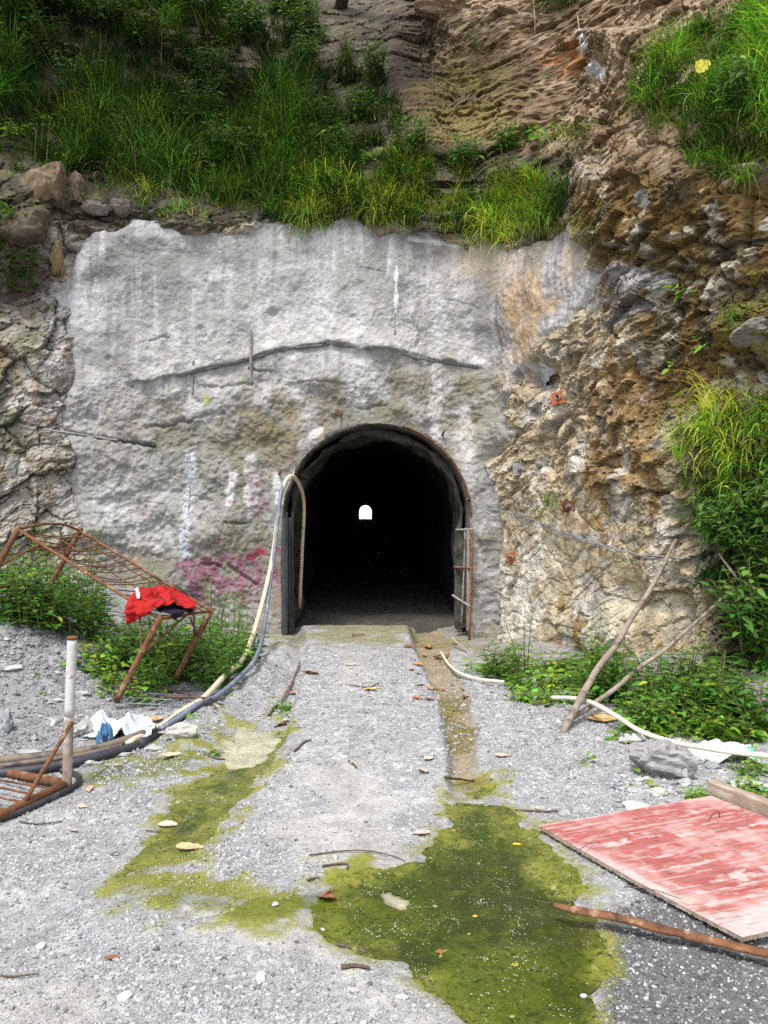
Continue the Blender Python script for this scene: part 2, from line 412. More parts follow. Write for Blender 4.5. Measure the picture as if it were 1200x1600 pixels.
# ------------------------------------------------------------------ build the cliff
def grid_faces(ni, nj, keep=None):
    a = np.arange(ni * nj).reshape(ni, nj)
    q = np.stack([a[:-1, :-1], a[1:, :-1], a[1:, 1:], a[:-1, 1:]], -1)
    if keep is not None: q = q[keep]
    return q.reshape(-1, 4)

step = 0.019
s_lo = float(np.interp(-5.7, _pl[:, 0], _S)); s_hi = float(np.interp(3.95, _pl[:, 0], _S))
s_f = np.arange(s_lo, s_hi, step)
_c0 = float(np.interp(0.5, _pl[:, 0], _S)); _c1 = float(np.interp(2.4, _pl[:, 0], _S))
s_f = np.concatenate([s_f[s_f < _c0], np.arange(_c0, _c1, step * .6), s_f[s_f > _c1]])
s_all = np.concatenate([np.linspace(_S[0], s_lo, 40)[:-1], s_f, np.linspace(s_hi, _S[-1], 40)])
z_all = np.concatenate([np.arange(-0.5, 5.6, step), np.arange(5.6, 11.5, 0.026), np.linspace(11.5, 22, 40)])
SS, ZZ = np.meshgrid(s_all, z_all, indexing='ij')
bx, by, nx, ny = plan_at(SS)
sb = setback(bx, ZZ)
X0 = bx - nx * sb; Y0 = by - ny * sb
U, Vv = to_px(X0, Y0, ZZ)
ZT = ZZ + 0.35 * np.maximum(ZZ - 5.3, 0)
ST = X0 - 0.9 * (Y0 - 10.35 - sb * (1 - smooth((X0 - .3) / 1.0))) * smooth((X0 - .3) / 1.0) - 0.9 * np.minimum(Y0 - 10.35 - sb, 0) * -smooth((-X0 - 2.5) / 1.0)
Ds = rock_disp(ST, ZT, bx, U, Vv)
sm = shot_mask(U, Vv)
Dr = Ds - 0.22 * smooth((sm - 4) / 22) - 0.25 * smooth((sm - 26) / 30)
inner = (arch_sd(bx, ZZ) < 0.30) & (np.abs(by - 10.35) < 0.6)
X = X0 + nx * Dr; Y = Y0 + ny * Dr
Zp = ZZ + 0.0 * Dr
CLV = np.stack([X, Y, Zp], -1)

def cliff_colour():
    u, v, s, z = U, Vv, ST, ZT
    n1 = fbm(s, z, 0.8, 5, 101); n2 = fbm(s, z, 0.35, 5, 102); n3 = fbm(s, z, 0.15, 4, 103)
    str_ = fbm(s * 3.2, z * 0.55, 0.9, 5, 104)                 # vertical streaks
    lay = fbm(s * 0.35 + z * 0.1, z, 0.09, 4, 105)             # thin layers
    c = np.ones(u.shape + (3,)) * np.array((0.36, 0.295, 0.195))     # buff schist
    c = mixc(c, (0.45, 0.415, 0.35), smooth((n2 + lay * .5 + .6 * blob(u, v, 900, 960, 120, 90) - 0.05) / 0.4))        # paler grey-white
    c = mixc(c, (0.26, 0.24, 0.21), smooth((lay - 0.25) / 0.3) * .7)
    c = mixc(c, (0.43, 0.36, 0.22), smooth((n1 - 0.1) / 0.4) * .5)               # yellow clay skin
    # ochre moss running down the right face
    och = smooth((str_ + 0.9 * blob(u, v, 1010, 640, 55, 130) + 0.9 * blob(u, v, 1060, 520, 80, 140) + 0.8 * blob(u, v, 940, 760, 26, 60) + .7 * blob(u, v, 1050, 780, 60, 60) + .5 * n3 - 0.45) / 0.4) * smooth((u - 820) / 90)
    c = mixc(c, (0.17, 0.10, 0.024), och * 0.85)
    # wet dark brown zone, upper right
    wet = smooth((poly_sd(u, v, [(880, 290), (960, 230), (1300, 240), (1300, 560), (1180, 600), (1010, 640), (960, 470), (930, 370)]) + n1 * 40 + 20) / 50)
    cw = mixc(np.ones_like(c) * np.array((0.125, 0.078, 0.022)), (0.065, 0.050, 0.024), smooth((n2) / .4))
    cw = mixc(cw, (0.10, 0.10, 0.015), smooth((n1 + n3 * .4 - .25) / .3) * .7)
    cw = mixc(cw, (0.40, 0.36, 0.28), smooth((n2 * .6 + lay - 0.56) / 0.25) * .8)
    cw = mixc(cw, (0.33, 0.33, 0.32), .8 * smooth((blob(u, v, 1000, 440, 50, 25) + blob(u, v, 1020, 310, 18, 16) - .4 + lay * .3) / .2))
    c = mixc(c, cw, wet)
    c = mixc(c, (0.20, 0.19, 0.175), smooth((blob(u, v, 985, 460, 55, 60) + .4 * lay - .45) / .3) * .8)  # grey slates by the concrete
    # top middle: tan, rusty and moss-yellow rock
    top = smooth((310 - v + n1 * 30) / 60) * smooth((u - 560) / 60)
    ct = mixc(np.ones_like(c) * np.array((0.18, 0.125, 0.066)), (0.29, 0.22, 0.14), smooth((n2 + .1) / .4))
    ct = mixc(ct, (0.36, 0.15, 0.045), .7 * smooth((blob(u, v, 890, 95, 50, 25) * (1 + n3 + n2 * .6) - .2) / .7))
    ct = mixc(ct, (0.17, 0.135, 0.03), .85 * smooth((blob(u, v, 720, 160, 110, 90) * (1.1 + n2 * 1.0 + n3 * .4) - .15) / .8))
    ct = mixc(ct, (0.065, 0.047, 0.03), smooth((blob(u, v, 560, 60, 130, 150) * 1.4 * (1 + .5 * n2) - .3) / .6))  # canopy shade painted into the rock colour, left of top centre
    ct = mixc(ct, (0.55, 0.56, 0.58), smooth((np.maximum(blob(u, v, 925, 75, 9, 28), blob(u, v, 938, 112, 16, 14)) + n3 * .4 - .45) / .15))
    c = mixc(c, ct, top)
    # left side: brown-grey broken rock, ochre seams
    left = smooth((140 - u + n1 * 20) / 40) * smooth((v - 330 - n2 * 30) / 60)
    cl = mixc(np.ones_like(c) * np.array((0.25, 0.225, 0.185)), (0.36, 0.34, 0.30), smooth((n2 + lay * .5) / .4))
    cl = mixc(cl, (0.20, 0.125, 0.055), .75 * smooth((str_ * .7 + n2 * .5 + blob(u, v, 60, 620, 30, 180) * .5 - .35) / .4))
    cl = mixc(cl, (0.12, 0.13, 0.06), smooth((n1 + blob(u, v, 80, 860, 60, 60) - .4) / .3) * .6)
    cl = mixc(cl, (0.11, 0.085, 0.055), smooth((blob(u, v, 40, 400, 80, 110) + .4 * n2 - .45) / .3) * .8)
    c = mixc(c, cl, left)
    # dark soil under the vegetation
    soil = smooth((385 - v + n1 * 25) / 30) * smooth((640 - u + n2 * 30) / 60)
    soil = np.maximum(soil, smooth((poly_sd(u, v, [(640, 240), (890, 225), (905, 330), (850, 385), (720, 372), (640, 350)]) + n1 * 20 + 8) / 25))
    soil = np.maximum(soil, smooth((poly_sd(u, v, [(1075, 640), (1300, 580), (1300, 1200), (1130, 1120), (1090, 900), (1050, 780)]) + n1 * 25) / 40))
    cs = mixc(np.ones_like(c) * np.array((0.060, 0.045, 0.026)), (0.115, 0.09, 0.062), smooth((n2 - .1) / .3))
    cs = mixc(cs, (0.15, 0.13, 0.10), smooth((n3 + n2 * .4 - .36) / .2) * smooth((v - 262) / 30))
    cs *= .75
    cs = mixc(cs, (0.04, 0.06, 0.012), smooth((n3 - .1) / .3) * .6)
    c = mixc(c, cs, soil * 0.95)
    edge = smooth((sm + 60) / 55) * smooth((v - 350) / 40) * smooth((400 - u) / 100 + smooth((u - 700) / 100))   # cement overspray on neighbouring rock
    c = mixc(c, (0.34, 0.33, 0.31), edge * smooth((n3 + .35) / .5) * 0.75)
    # grass-green algae film near the ground, left
    c *= (1 + 0.25 * n3 + .12 * n2)[..., None]
    return np.clip(c, 0.01, 0.8)

keep = ~(inner[:-1, :-1] | inner[1:, :-1] | inner[1:, 1:] | inner[:-1, 1:])
cf = grid_faces(*SS.shape, keep)
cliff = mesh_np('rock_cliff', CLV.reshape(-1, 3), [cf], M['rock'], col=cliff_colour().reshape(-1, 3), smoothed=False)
tag(cliff, 'rugged buff and ochre rock cliff around the tunnel mouth', None, None, 'structure')

# ------------------------------------------------------------------ sprayed concrete wall
st2 = 0.0145
sa = np.arange(float(np.interp(-4.7, _pl[:, 0], _S)), float(np.interp(2.5, _pl[:, 0], _S)), st2)
za = np.arange(-0.35, 6.0, st2)
S2, Z2 = np.meshgrid(sa, za, indexing='ij')
bx2, by2, nx2, ny2 = plan_at(S2)
sb2 = setback(bx2, Z2) * 0.6 + 0.03 * Z2 * 0
sb2 = setback(bx2, np.minimum(Z2, 5.2)) + 0.35 * np.maximum(Z2 - 5.2, 0)
x2 = bx2 - nx2 * sb2; y2 = by2 - ny2 * sb2
u2, v2 = to_px(x2, y2, Z2)
m2 = shot_mask(u2, v2)
d2 = shot_disp(S2, Z2, u2, v2)
ad = arch_sd(bx2, Z2)
near = np.exp(-(np.maximum(ad, 0) / 0.16) ** 2)
d2 = d2 * (1 - near) + near * (0.085 + 0.3 * (d2 - 0.085))
d2 = d2 - 0.20 * (1 - smooth((m2 + 10) / 26))            # feathers out under the rock
# thicker rough stub at the foot of the portal's right side, left foot too
d2 += 0.10 * smooth(blob(u2, v2, 730, 1010, 40, 55) * 1.5) + 0.05 * blob(u2, v2, 400, 980, 60, 60)
# snap vertices just inside the arch on to its outline
ins = ad < 0
ang = np.arctan2(Z2 - ASPR, bx2 - ACX)
sx = np.where(Z2 > ASPR, ACX + AR * np.cos(ang), ACX + AR * np.sign(bx2 - ACX)); sz = np.where(Z2 > ASPR, ASPR + AR * np.sin(ang), Z2)
shift = np.where(ins, sx - bx2, 0.0); newz = np.where(ins, sz, Z2)
px2 = x2 + nx2 * d2 + shift; py2 = y2 + ny2 * d2
SHV = np.stack([px2, py2, newz], -1)
gone = ad < -0.02
inside_far = (ad[:-1, :-1] < 0) & (ad[1:, :-1] < 0) & (ad[1:, 1:] < 0) & (ad[:-1, 1:] < 0)
keep2 = ~inside_far & (((m2 > -16)[:-1, :-1]) & ((m2 > -16)[1:, 1:]) & ((m2 > -16)[1:, :-1]) & ((m2 > -16)[:-1, 1:]))

GRAF = [[(280, 882), (291, 877), (302, 880), (308, 891), (306, 902), (310, 928)], [(315, 904), (313, 886), (324, 872), (331, 880), (330, 897), (339, 901), (337, 886)],
        [(342, 882), (348, 873), (357, 870)], [(370, 873), (379, 880), (381, 893), (379, 906)], [(295, 899), (315, 906), (337, 910), (352, 919)], [(363, 912), (379, 917), (383, 933)],
        [(390, 871), (394, 873)], [(400, 861), (414, 863)], [(431, 857), (438, 860)], [(402, 884), (406, 910), (398, 912)], [(340, 915), (358, 905), (352, 918)], [(300, 905), (304, 935), (312, 915), (318, 940)],
        [(430, 890), (434, 908)], [(352, 915), (345, 925)], [(290, 885), (300, 905)], [(318, 885), (325, 910)]]
GRAF2 = [[(400, 738), (391, 750), (393, 762), (410, 752)], [(397, 770), (394, 784), (405, 796), (420, 786)], [(410, 775), (422, 800)], [(338, 842), (344, 846)], [(360, 785), (368, 786)], [(395, 800), (402, 805)]]

def shot_colour():
    u, v, s, z = u2, v2, S2, Z2
    n1 = fbm(s, z, 0.9, 5, 201); n2 = fbm(s, z, 0.3, 5, 202); n3 = fbm(s, z, 0.09, 4, 203); st = fbm(s * 4, z * 0.5, 0.7, 5, 204)
    low = smooth((v - 560 + n2 * 40) / 90)
    c = np.ones(u.shape + (3,)) * np.array((0.345, 0.338, 0.332))
    c = mixc(c, (0.41, 0.402, 0.397), smooth((n1 + .1) / .5) * (1 - low))
    c = mixc(c, (0.195, 0.19, 0.178), smooth((-n1 + n3 * .3 + n2 * .3 - .02) / .5) * (1 - low) * .8)
    dr = fbm(s * 7, z * .45, .8, 5, 205)
    c = mixc(c, (0.20, 0.193, 0.178), smooth((dr - .15) / .25) * .55); c = mixc(c, (0.50, 0.49, 0.48), smooth((-dr - .28) / .25) * .4)
    c = mixc(c, (0.265, 0.26, 0.24), low * .9)
    c = mixc(c, (0.36, 0.35, 0.335), low * smooth((n2 - .02) / .3) * .8)
    c = mixc(c, (0.17, 0.165, 0.125), low * smooth((n1 + n3 * .4 - .05) / .4) * .75)
    c = mixc(c, (0.19, 0.19, 0.18), (1 - low) * smooth((n2 + n3 * .5 - .22) / .35) * .5)      # soot-grey mottles
    for cx, cy, rx, ry, a in ((330, 395, 90, 26, .7), (160, 442, 28, 26, .7), (230, 400, 50, 25, .5), (200, 505, 30, 30, .4), (360, 475, 35, 28, .4), (455, 445, 30, 50, .35), (540, 440, 40, 30, .3), (620, 430, 25, 60, .2), (150, 730, 60, 50, .3)):
        c = mixc(c, (0.20, 0.20, 0.185), a * smooth((blob(u, v, cx, cy, rx * 1.15, ry * 1.15) * (1.1 + n3 * .9 + n2 * .6) - .12) / .6))
    # smooth white new coat just above the ledge
    cy = np.interp(u, [p[0] for p in CRACK], [p[1] for p in CRACK])
    new = smooth((cy - v) / 10) * smooth((u - 200) / 40) * smooth((760 - u) / 60) * np.exp(-np.maximum(cy - v, 0) / 55)
    c = mixc(c, (0.51, 0.50, 0.475), new * .8)
    # olive film and rust lines round the arch shoulders and below the ledge
    for cx, cy_, rx, ry, a in ((470, 665, 40, 22, .8), (440, 700, 26, 30, .6), (500, 630, 70, 25, .5), (620, 620, 60, 30, .4), (660, 590, 60, 30, .4), (720, 640, 30, 40, .4), (330, 690, 80, 30, .5), (400, 700, 40, 60, .4), (750, 640, 30, 60, .4), (390, 880, 60, 90, .35), (230, 860, 30, 30, .5)):
        c = mixc(c, (0.15, 0.135, 0.075), a * smooth((blob(u, v, cx, cy_, rx * 1.2, ry * 1.2) * (1.1 + n2 * 1.1 + n3 * .4) - .12) / .6))
    c = mixc(c, (0.24, 0.29, 0.05), .8 * smooth((np.maximum(np.maximum(blob(u, v, 324, 630, 7, 12), blob(u, v, 384, 595, 6, 8)), blob(u, v, 270, 605, 12, 6)) * (1 + n3) - .35) / .4))
    c = mixc(c, (0.42, 0.27, 0.11), .62 * smooth(((blob(u, v, 835, 465, 50, 40) + blob(u, v, 812, 590, 26, 40) + .6 * blob(u, v, 822, 520, 30, 40)) * (1 + n2 * .9 + n3 * .3) - .15) / .8))
    c = mixc(c, (0.54, 0.43, 0.31), .5 * smooth((blob(u, v, 800, 410, 120, 50) * (1 + n2) - .15) / .7))
    c = mixc(c, (0.25, 0.17, 0.12), .3 * smooth((st - .3) / .4) * low)
    # white cement runs
    for pts, w, colr, a in (([(296, 712), (297, 760), (293, 800), (289, 885)], 8, (0.47, 0.50, 0.56), .65), ([(364, 742), (358, 785)], 7, (0.55, 0.55, 0.55), .75), ([(394, 714), (392, 800)], 10, (0.5, 0.49, 0.49), .7),
                            ([(611, 375), (606, 430)], 4, (0.62, 0.62, 0.62), .6), ([(619, 420), (617, 520)], 2.5, (0.7, 0.7, 0.7), .8), ([(690, 480), (676, 700)], 10, (0.55, 0.55, 0.54), .5), ([(725, 640), (730, 760)], 14, (0.55, 0.54, 0.53), .5),
                            ([(500, 672), (470, 700)], 6, (0.62, 0.61, 0.6), .8), ([(432, 745), (438, 780)], 9, (0.58, 0.58, 0.57), .8), ([(735, 560), (765, 566)], 5, (0.7, 0.7, 0.7), .9), ([(640, 376), (715, 384)], 4, (0.62, 0.62, 0.62), .6), ([(640, 550), (665, 562)], 5, (0.65, 0.65, 0.65), .6),
                            ([(560, 560), (600, 620)], 12, (0.5, 0.5, 0.49), .35), ([(450, 600), (480, 640)], 14, (0.5, 0.5, 0.49), .35), ([(170, 790), (250, 840)], 30, (0.5, 0.5, 0.5), .5), ([(300, 640), (330, 650)], 16, (0.5, 0.5, 0.5), .4)):
        c = mixc(c, colr, a * smooth(1.35 - line_d(u, v, pts) / w + n3 * .5))
    # spray-painted scrawl
    for L, a, w in ((GRAF, .95, 4.4), (GRAF2, .55, 3.0)):
        d = np.min([line_d(u, v, p) for p in L], axis=0)
        c = mixc(c, (0.165, 0.03, 0.07), .85 * a * smooth(1.45 - d / w + n3 * 0.55))
    d = np.min([line_d(u, v, p) for p in GRAF], axis=0)
    c = mixc(c, (0.27, 0.15, 0.19), .55 * smooth(1 - d / 16 + n2 * .4))
    for cx, cy_ in ((393, 872), (405, 862), (434, 859), (341, 845)):
        c = mixc(c, (0.24, 0.03, 0.04), .8 * smooth((blob(u, v, cx, cy_, 7, 6) * (1 + n3) - .3) / .3))
    # damp brown foot on the right stub
    c = mixc(c, (0.22, 0.19, 0.12), .8 * smooth((v - 955 + n2 * 20) / 40) * smooth((u - 690) / 20))
    c = mixc(c, (0.26, 0.24, 0.2), .5 * smooth((v - 960 + n2 * 20) / 40))
    c *= (1 + 0.16 * n3)[..., None]
    return np.clip(c, 0.02, 0.85)

sf = grid_faces(*S2.shape, keep2)
used = np.zeros(S2.size, bool); used[sf.ravel()] = True
remap = np.cumsum(used) - 1
shot = mesh_np('shotcrete_wall', SHV.reshape(-1, 3)[used], [remap[sf]], M['shotcrete'], col=shot_colour().reshape(-1, 3)[used], smoothed=True)
tag(shot, 'rough pale grey sprayed concrete wall with red scrawl around the dark tunnel mouth', 'wall')

_tri = np.concatenate([CLV.reshape(-1, 3), SHV.reshape(-1, 3)])
BV = BVHTree.FromPolygons(_tri.tolist(), np.concatenate([cf, sf + len(CLV.reshape(-1, 3))]).tolist())

def W(px, py, off=0.0):
    """where the sight line through a photo pixel meets the cliff or the wall, moved off metres towards the viewer; returns point, normal"""
    d = Vector(((px - 600) / FPX, 1.0, (800 - py) / FPX)).normalized()
    hit, n, i, dist = BV.ray_cast(Vector((0, 0, CAM_Z)), d)
    if hit is None:
        return np.array((d.x, d.y, d.z)) / d.y * 10.3 + np.array((0, 0, CAM_Z)), np.array((0, -1, 0.0))
    if n.dot(d) > 0: n = -n
    h = np.array(hit) - np.array(d) * off
    return h, np.array(n)

# ------------------------------------------------------------------ portal: lining ring, ribs, tunnel tube
def arch_pts(r, foot=-0.25, n=40, cx=ACX, spr=ASPR):
    P = [(cx - r, foot + (spr - foot) * t) for t in np.linspace(0, 1, 14)[:-1]]
    P += [(cx + r * math.cos(a), spr + r * math.sin(a)) for a in np.linspace(math.pi, 0, n)]
    P += [(cx + r, foot + (spr - foot) * t) for t in np.linspace(1, 0, 14)[1:]]
    return np.array(P)

def ring(r0, r1, yf0, yf1, rough=0.0, seg=6, part=None, seed=0):
    """solid arch band between radii, front y to back y (y leans back with height like the wall)"""
    outer = arch_pts(r1); innr = arch_pts(r0)
    if part is not None: outer = outer[part]; innr = innr[part]
    n = len(outer); V = []; rows = []
    prof = [(outer, t) for t in np.linspace(1, 0, seg)] + [(innr, t) for t in np.linspace(0, 1, seg)]
    for A, t in prof:
        y = yf0 + 0.05 * A[:, 1] + (yf1 - yf0) * t
        ns = fbm(np.arange(n) * 0.11, np.full(n, t * .7 + (3 if A is innr else 0)), 0.4, 4, 300 + seed) * rough
        nd = np.stack([A[:, 0] - ACX, A[:, 1] - ASPR], 1); nd[:, 1] = np.where(A[:, 1] > ASPR, nd[:, 1], 0); nd /= np.linalg.norm(nd, axis=1)[:, None]
        V.append(np.stack([A[:, 0] + nd[:, 0] * ns, y + ns * .8, A[:, 1] + nd[:, 1] * ns], 1))
    k = len(V); V = np.concatenate(V); F = []
    for a in range(k):
        b = (a + 1) % k
        for i in range(n - 1):
            F.append((a * n + i, b * n + i, b * n + i + 1, a * n + i + 1))
    return V, F

portal = empty('tunnel_portal', (ACX, 10.3, 0), 'arched tunnel mouth with a thin concrete lining and a rusty steel edge', 'tunnel')
off0 = np.array((ACX, 10.3, 0))
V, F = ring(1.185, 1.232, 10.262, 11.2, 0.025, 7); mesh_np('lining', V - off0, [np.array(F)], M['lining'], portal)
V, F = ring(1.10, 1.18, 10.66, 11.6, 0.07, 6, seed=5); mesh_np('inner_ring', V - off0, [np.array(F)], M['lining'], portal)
nA = len(arch_pts(1))
V, F = ring(1.212, 1.236, 10.225, 10.28, 0.004, 2, part=slice(36, 53)); mesh_np('steel_edge', V - off0, [np.array(F)], M['rust'], portal)
# dark steel jamb plates down the left side
mb = MB()
for xx, yy, w in ((ACX - 1.175, 10.27, .05), (ACX - 1.12, 10.42, .045)):
    mb.box((xx, yy, 0.78), (w * .7, 0.12, 1.5))
    mb.tube([(xx + .03, yy - .05, 0.05), (xx + .035, yy - .05, 0.8), (xx + .03, yy - .04, 1.6)], .012, 6)
mb.build('jamb_plate', M['dark_steel'], portal, False, off0)

def tunnel_tube():
    y0, y1 = 10.95, 152.0
    ys = y0 + (y1 - y0) * np.linspace(0, 1, 150) ** 2.2
    V = []; prof = arch_pts(1.17, foot=-0.3, n=36)
    n = len(prof)
    for y in ys:
        t = (y - y0) / (y1 - y0); cx = -3.43 * t; dz = 0.2 * t
        a = np.arange(n) * 0.1
        r = fbm(a, np.full(n, y * .45), 0.6, 4, 400) * 0.09 * min(1, (y - y0) / 1.0 + .15) * (1 if y < 120 else 0.3)
        nd = np.stack([prof[:, 0] - ACX, np.where(prof[:, 1] > ASPR, prof[:, 1] - ASPR, 0)], 1); nd /= np.linalg.norm(nd, axis=1)[:, None]
        V.append(np.stack([prof[:, 0] + cx + nd[:, 0] * r, np.full(n, y), prof[:, 1] + dz + nd[:, 1] * r], 1))
    V = np.concatenate(V)
    return V, grid_faces(len(ys), n)
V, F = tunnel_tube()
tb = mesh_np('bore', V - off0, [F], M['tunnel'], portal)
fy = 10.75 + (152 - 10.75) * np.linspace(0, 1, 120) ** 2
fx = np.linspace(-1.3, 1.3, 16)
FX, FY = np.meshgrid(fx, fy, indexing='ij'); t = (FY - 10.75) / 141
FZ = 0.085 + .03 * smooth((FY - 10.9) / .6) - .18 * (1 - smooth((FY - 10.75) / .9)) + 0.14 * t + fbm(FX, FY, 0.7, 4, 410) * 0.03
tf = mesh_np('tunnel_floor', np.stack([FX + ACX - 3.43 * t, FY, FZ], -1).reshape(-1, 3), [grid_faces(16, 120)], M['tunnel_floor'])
tag(tf, 'dark floor running into the tunnel', None, None, 'structure')
# ground in the daylight beyond the far mouth
gx, gy = np.meshgrid(np.linspace(-40, 30, 12), np.concatenate([np.linspace(151.8, 240, 10), [320, 600, 3000]]), indexing='ij')
hx, hy = np.meshgrid(np.linspace(-160, 120, 14), np.linspace(0, 1, 8), indexing='ij')
fs = mesh_np('exit_backdrop', np.stack([hx, 260 + 160 * hy, -2 + 190 * hy + fbm(hx, hy * 100, 60, 3, 5) * 6], -1).reshape(-1, 3), [grid_faces(14, 8)], material('bright_backdrop', (0.55, 0.57, 0.58), var=0.1, nscale=.1, bumps=()))  # slope added only to fill the far mouth with a bright tone
tag(fs, 'added pale backdrop slope that brightens the far tunnel mouth', None, None, 'structure')
yd = mesh_np('far_ground', np.stack([gx * np.maximum(1, gy / 240), gy, 0.2 - (gy - 151.8) * 0.001], -1).reshape(-1, 3), [grid_faces(12, 13)], material('far_gravel', (0.5, 0.5, 0.5), var=0.1))
tag(yd, 'bright ground outside the far end of the tunnel', None, None, 'structure')

# ------------------------------------------------------------------ ground
SLAB = [(468, 985), (640, 985), (648, 1020), (668, 1070), (690, 1130), (702, 1200), (700, 1250), (640, 1330), (540, 1370), (420, 1390), (330, 1380), (330, 1330), (385, 1270), (440, 1190), (465, 1100), (480, 1030)]
GUTTER = [(645, 975), (695, 980), (705, 1030), (725, 1080), (745, 1140), (745, 1200), (790, 1245), (700, 1250), (706, 1190), (692, 1120), (668, 1062), (650, 1015)]
PUDDLE = [(706, 1238), (785, 1240), (825, 1290), (860, 1335), (905, 1375), (940, 1420), (955, 1470), (950, 1540), (935, 1640), (780, 1640), (690, 1560), (600, 1510), (535, 1478), (500, 1440), (488, 1408), (520, 1378), (590, 1352), (645, 1330), (690, 1292)]
CHANNEL = [(360, 1135), (440, 1140), (448, 1165), (420, 1205), (385, 1235), (360, 1275), (300, 1335), (250, 1365), (320, 1385), (430, 1395), (500, 1372), (590, 1335), (600, 1425), (490, 1432), (400, 1442), (280, 1425), (170, 1418), (150, 1395), (190, 1350), (235, 1300), (250, 1262), (285, 1230), (320, 1185)]
CORE = [(345, 1190), (425, 1150), (442, 1166), (405, 1212), (378, 1242), (345, 1285), (290, 1322), (235, 1345), (190, 1375), (172, 1362), (212, 1320), (255, 1275), (275, 1245), (310, 1212)]
NECK = [(505, 1400), (560, 1375), (570, 1390), (540, 1420), (515, 1425)]
ALGLEFT = [(130, 1190), (210, 1165), (300, 1170), (330, 1190), (285, 1215), (180, 1213), (120, 1210)]
PALE = [(585, 1385), (610, 1375), (640, 1400), (632, 1415), (600, 1412)]
PALE2 = [(370, 1140), (425, 1140), (430, 1170), (395, 1195), (355, 1200), (340, 1180)]
SILT = [(300, 1420), (470, 1420), (520, 1470), (640, 1540), (720, 1600), (700, 1640), (560, 1560), (420, 1500), (250, 1460)]

def ground_fn(x, y):
    u, v = to_px(x, y, np.zeros_like(x))
    inf = y > 2.0
    n1 = fbm(x, y, 1.6, 4, 501); n2 = fbm(x, y, 0.4, 4, 502); n3 = fbm(x, y, 0.1, 4, 503)
    wob = n2 * 16 + n3 * 9
    K = {}
    scale = np.clip(v - 800, 60, 900) / 400.0
    K['slab'] = smooth(poly_sd(u, v, SLAB) / 14 + .5)
    K['gut'] = smooth((poly_sd(u, v, GUTTER) + wob * .3) / 12 + .5)
    K['pud'] = np.where(inf, poly_sd(u, v, PUDDLE) + wob * 1.3, -99)
    K['cha'] = np.where(inf, poly_sd(u, v, CHANNEL) + wob * 1.2, -99)
    K['core'] = np.where(inf, poly_sd(u, v, CORE) + wob * .9, -99)
    K['all'] = np.where(inf, poly_sd(u, v, ALGLEFT) + wob, -99)
    K['silt'] = np.maximum(smooth((poly_sd(u, v, SILT) + wob * 2.0) / 50 + .3), smooth((blob(u, v, 560, 1290, 120, 110) * 1.2 + n2 * .5 - .45) / .35))
    K['silt'] = np.maximum(K['silt'], .9 * smooth((blob(u, v, 60, 1590, 160, 90) + n2 * .4 - .45) / .4))
    K['silt'] = np.maximum(K['silt'], smooth((blob(u, v, 550, 1080, 60, 60) + n2 * .5 - .55) / .4) * .7)
    K['wet'] = np.where(inf, smooth((poly_sd(u, v, [(930, 1420), (1010, 1405), (1260, 1500), (1260, 1700), (900, 1700), (930, 1560)]) + wob) / 40 + .4), 0)
    K['pale'] = np.maximum(smooth((poly_sd(u, v, PALE) + wob * .5) / 14), smooth((poly_sd(u, v, PALE2) + wob * .8) / 16 + .3))
    h = 0.02 * n1 + 0.012 * n2 * (1 - .5 * K['silt']) + 0.004 * n3
    h += 0.75 * smooth((-x - 1.3) / 2.5) * smooth((y - 4.3) / 3.5) * (1 + .12 * n2)
    h += 0.40 * smooth((x - (1.2 + np.maximum(9.5 - y, 0) * 0.38)) / 1.0) * smooth((y - 4.7) / 1.5) * (1 - smooth((y - 9.3) / .6)) * (1 + .15 * n2)
    h += 0.12 * K['slab'] * smooth((y - 4.0) / 2.2)
    h -= 0.06 * K['gut'] * smooth((y - 4.2) / 1.0)
    rd = line_d(u, v, [(440, 1035), (400, 1070), (350, 1105), (290, 1160)])
    h += 0.10 * np.exp(-(rd / 28) ** 2) * (1 + .4 * n2) * inf
    h -= 0.028 * smooth((K['pud']) / 40 + .3) + 0.018 * smooth(K['core'] / 24 + .3)
    h = np.where(y > 9.6, h * 1.0 + 0.0, h)
    return h, K, (u, v, n1, n2, n3)

xs = np.concatenate([-np.geomspace(90, 4.25, 16), np.arange(-4.2, 4.2, 0.0165), np.geomspace(4.25, 90, 16)])
yl = [2.0]
while yl[-1] < 12.2: yl.append(yl[-1] + 0.0105 + 0.0011 * yl[-1])
ys = np.concatenate([-np.geomspace(90, 0.3, 14), np.linspace(0.2, 1.95, 24), yl])
GX, GY = np.meshgrid(xs, ys, indexing='ij')
GH, GK, (gu, gv, g1, g2, g3) = ground_fn(GX, GY)
mott = fbm(GX, GY, 0.035, 4, 510); spk = _hash(np.floor(GX / 0.012), np.floor(GY / 0.012), 77)
gc = np.ones(GX.shape + (3,)) * np.array((0.296, 0.30, 0.303))
gc = mixc(gc, (0.27, 0.265, 0.26), smooth((mott + .2 * g2 - .1) / .5) * .8)
gc = mixc(gc, (0.46, 0.455, 0.45), smooth((-mott - .2) / .4) * .6)
gc = mixc(gc, (0.20, 0.20, 0.205), smooth((-GX - 1.5 + g2 * .3) / .5) * smooth((GY - 4.2) / 1.0) * .65)     # dark scree, left
gc = mixc(gc, (0.20, 0.18, 0.14), smooth((GX - 1.1 - (8 - GY) * .33 + g2 * .3) / .4) * smooth((GY - 5.2) / .6) * .6)   # soil under the right bank
gc = mixc(gc, (0.385, 0.375, 0.35), GK['silt'] * .85)
gc = mixc(gc, (0.10, 0.10, 0.095), GK['wet'] * .85)
gut = GK['gut'] * smooth((GY - 4.3) / .6)
gc = mixc(gc, (0.27, 0.215, 0.13), gut * .9); gc = mixc(gc, (0.15, 0.13, 0.03), gut * smooth((g2 + .1) / .3) * smooth((7.6 - GY) / .8) * .85)
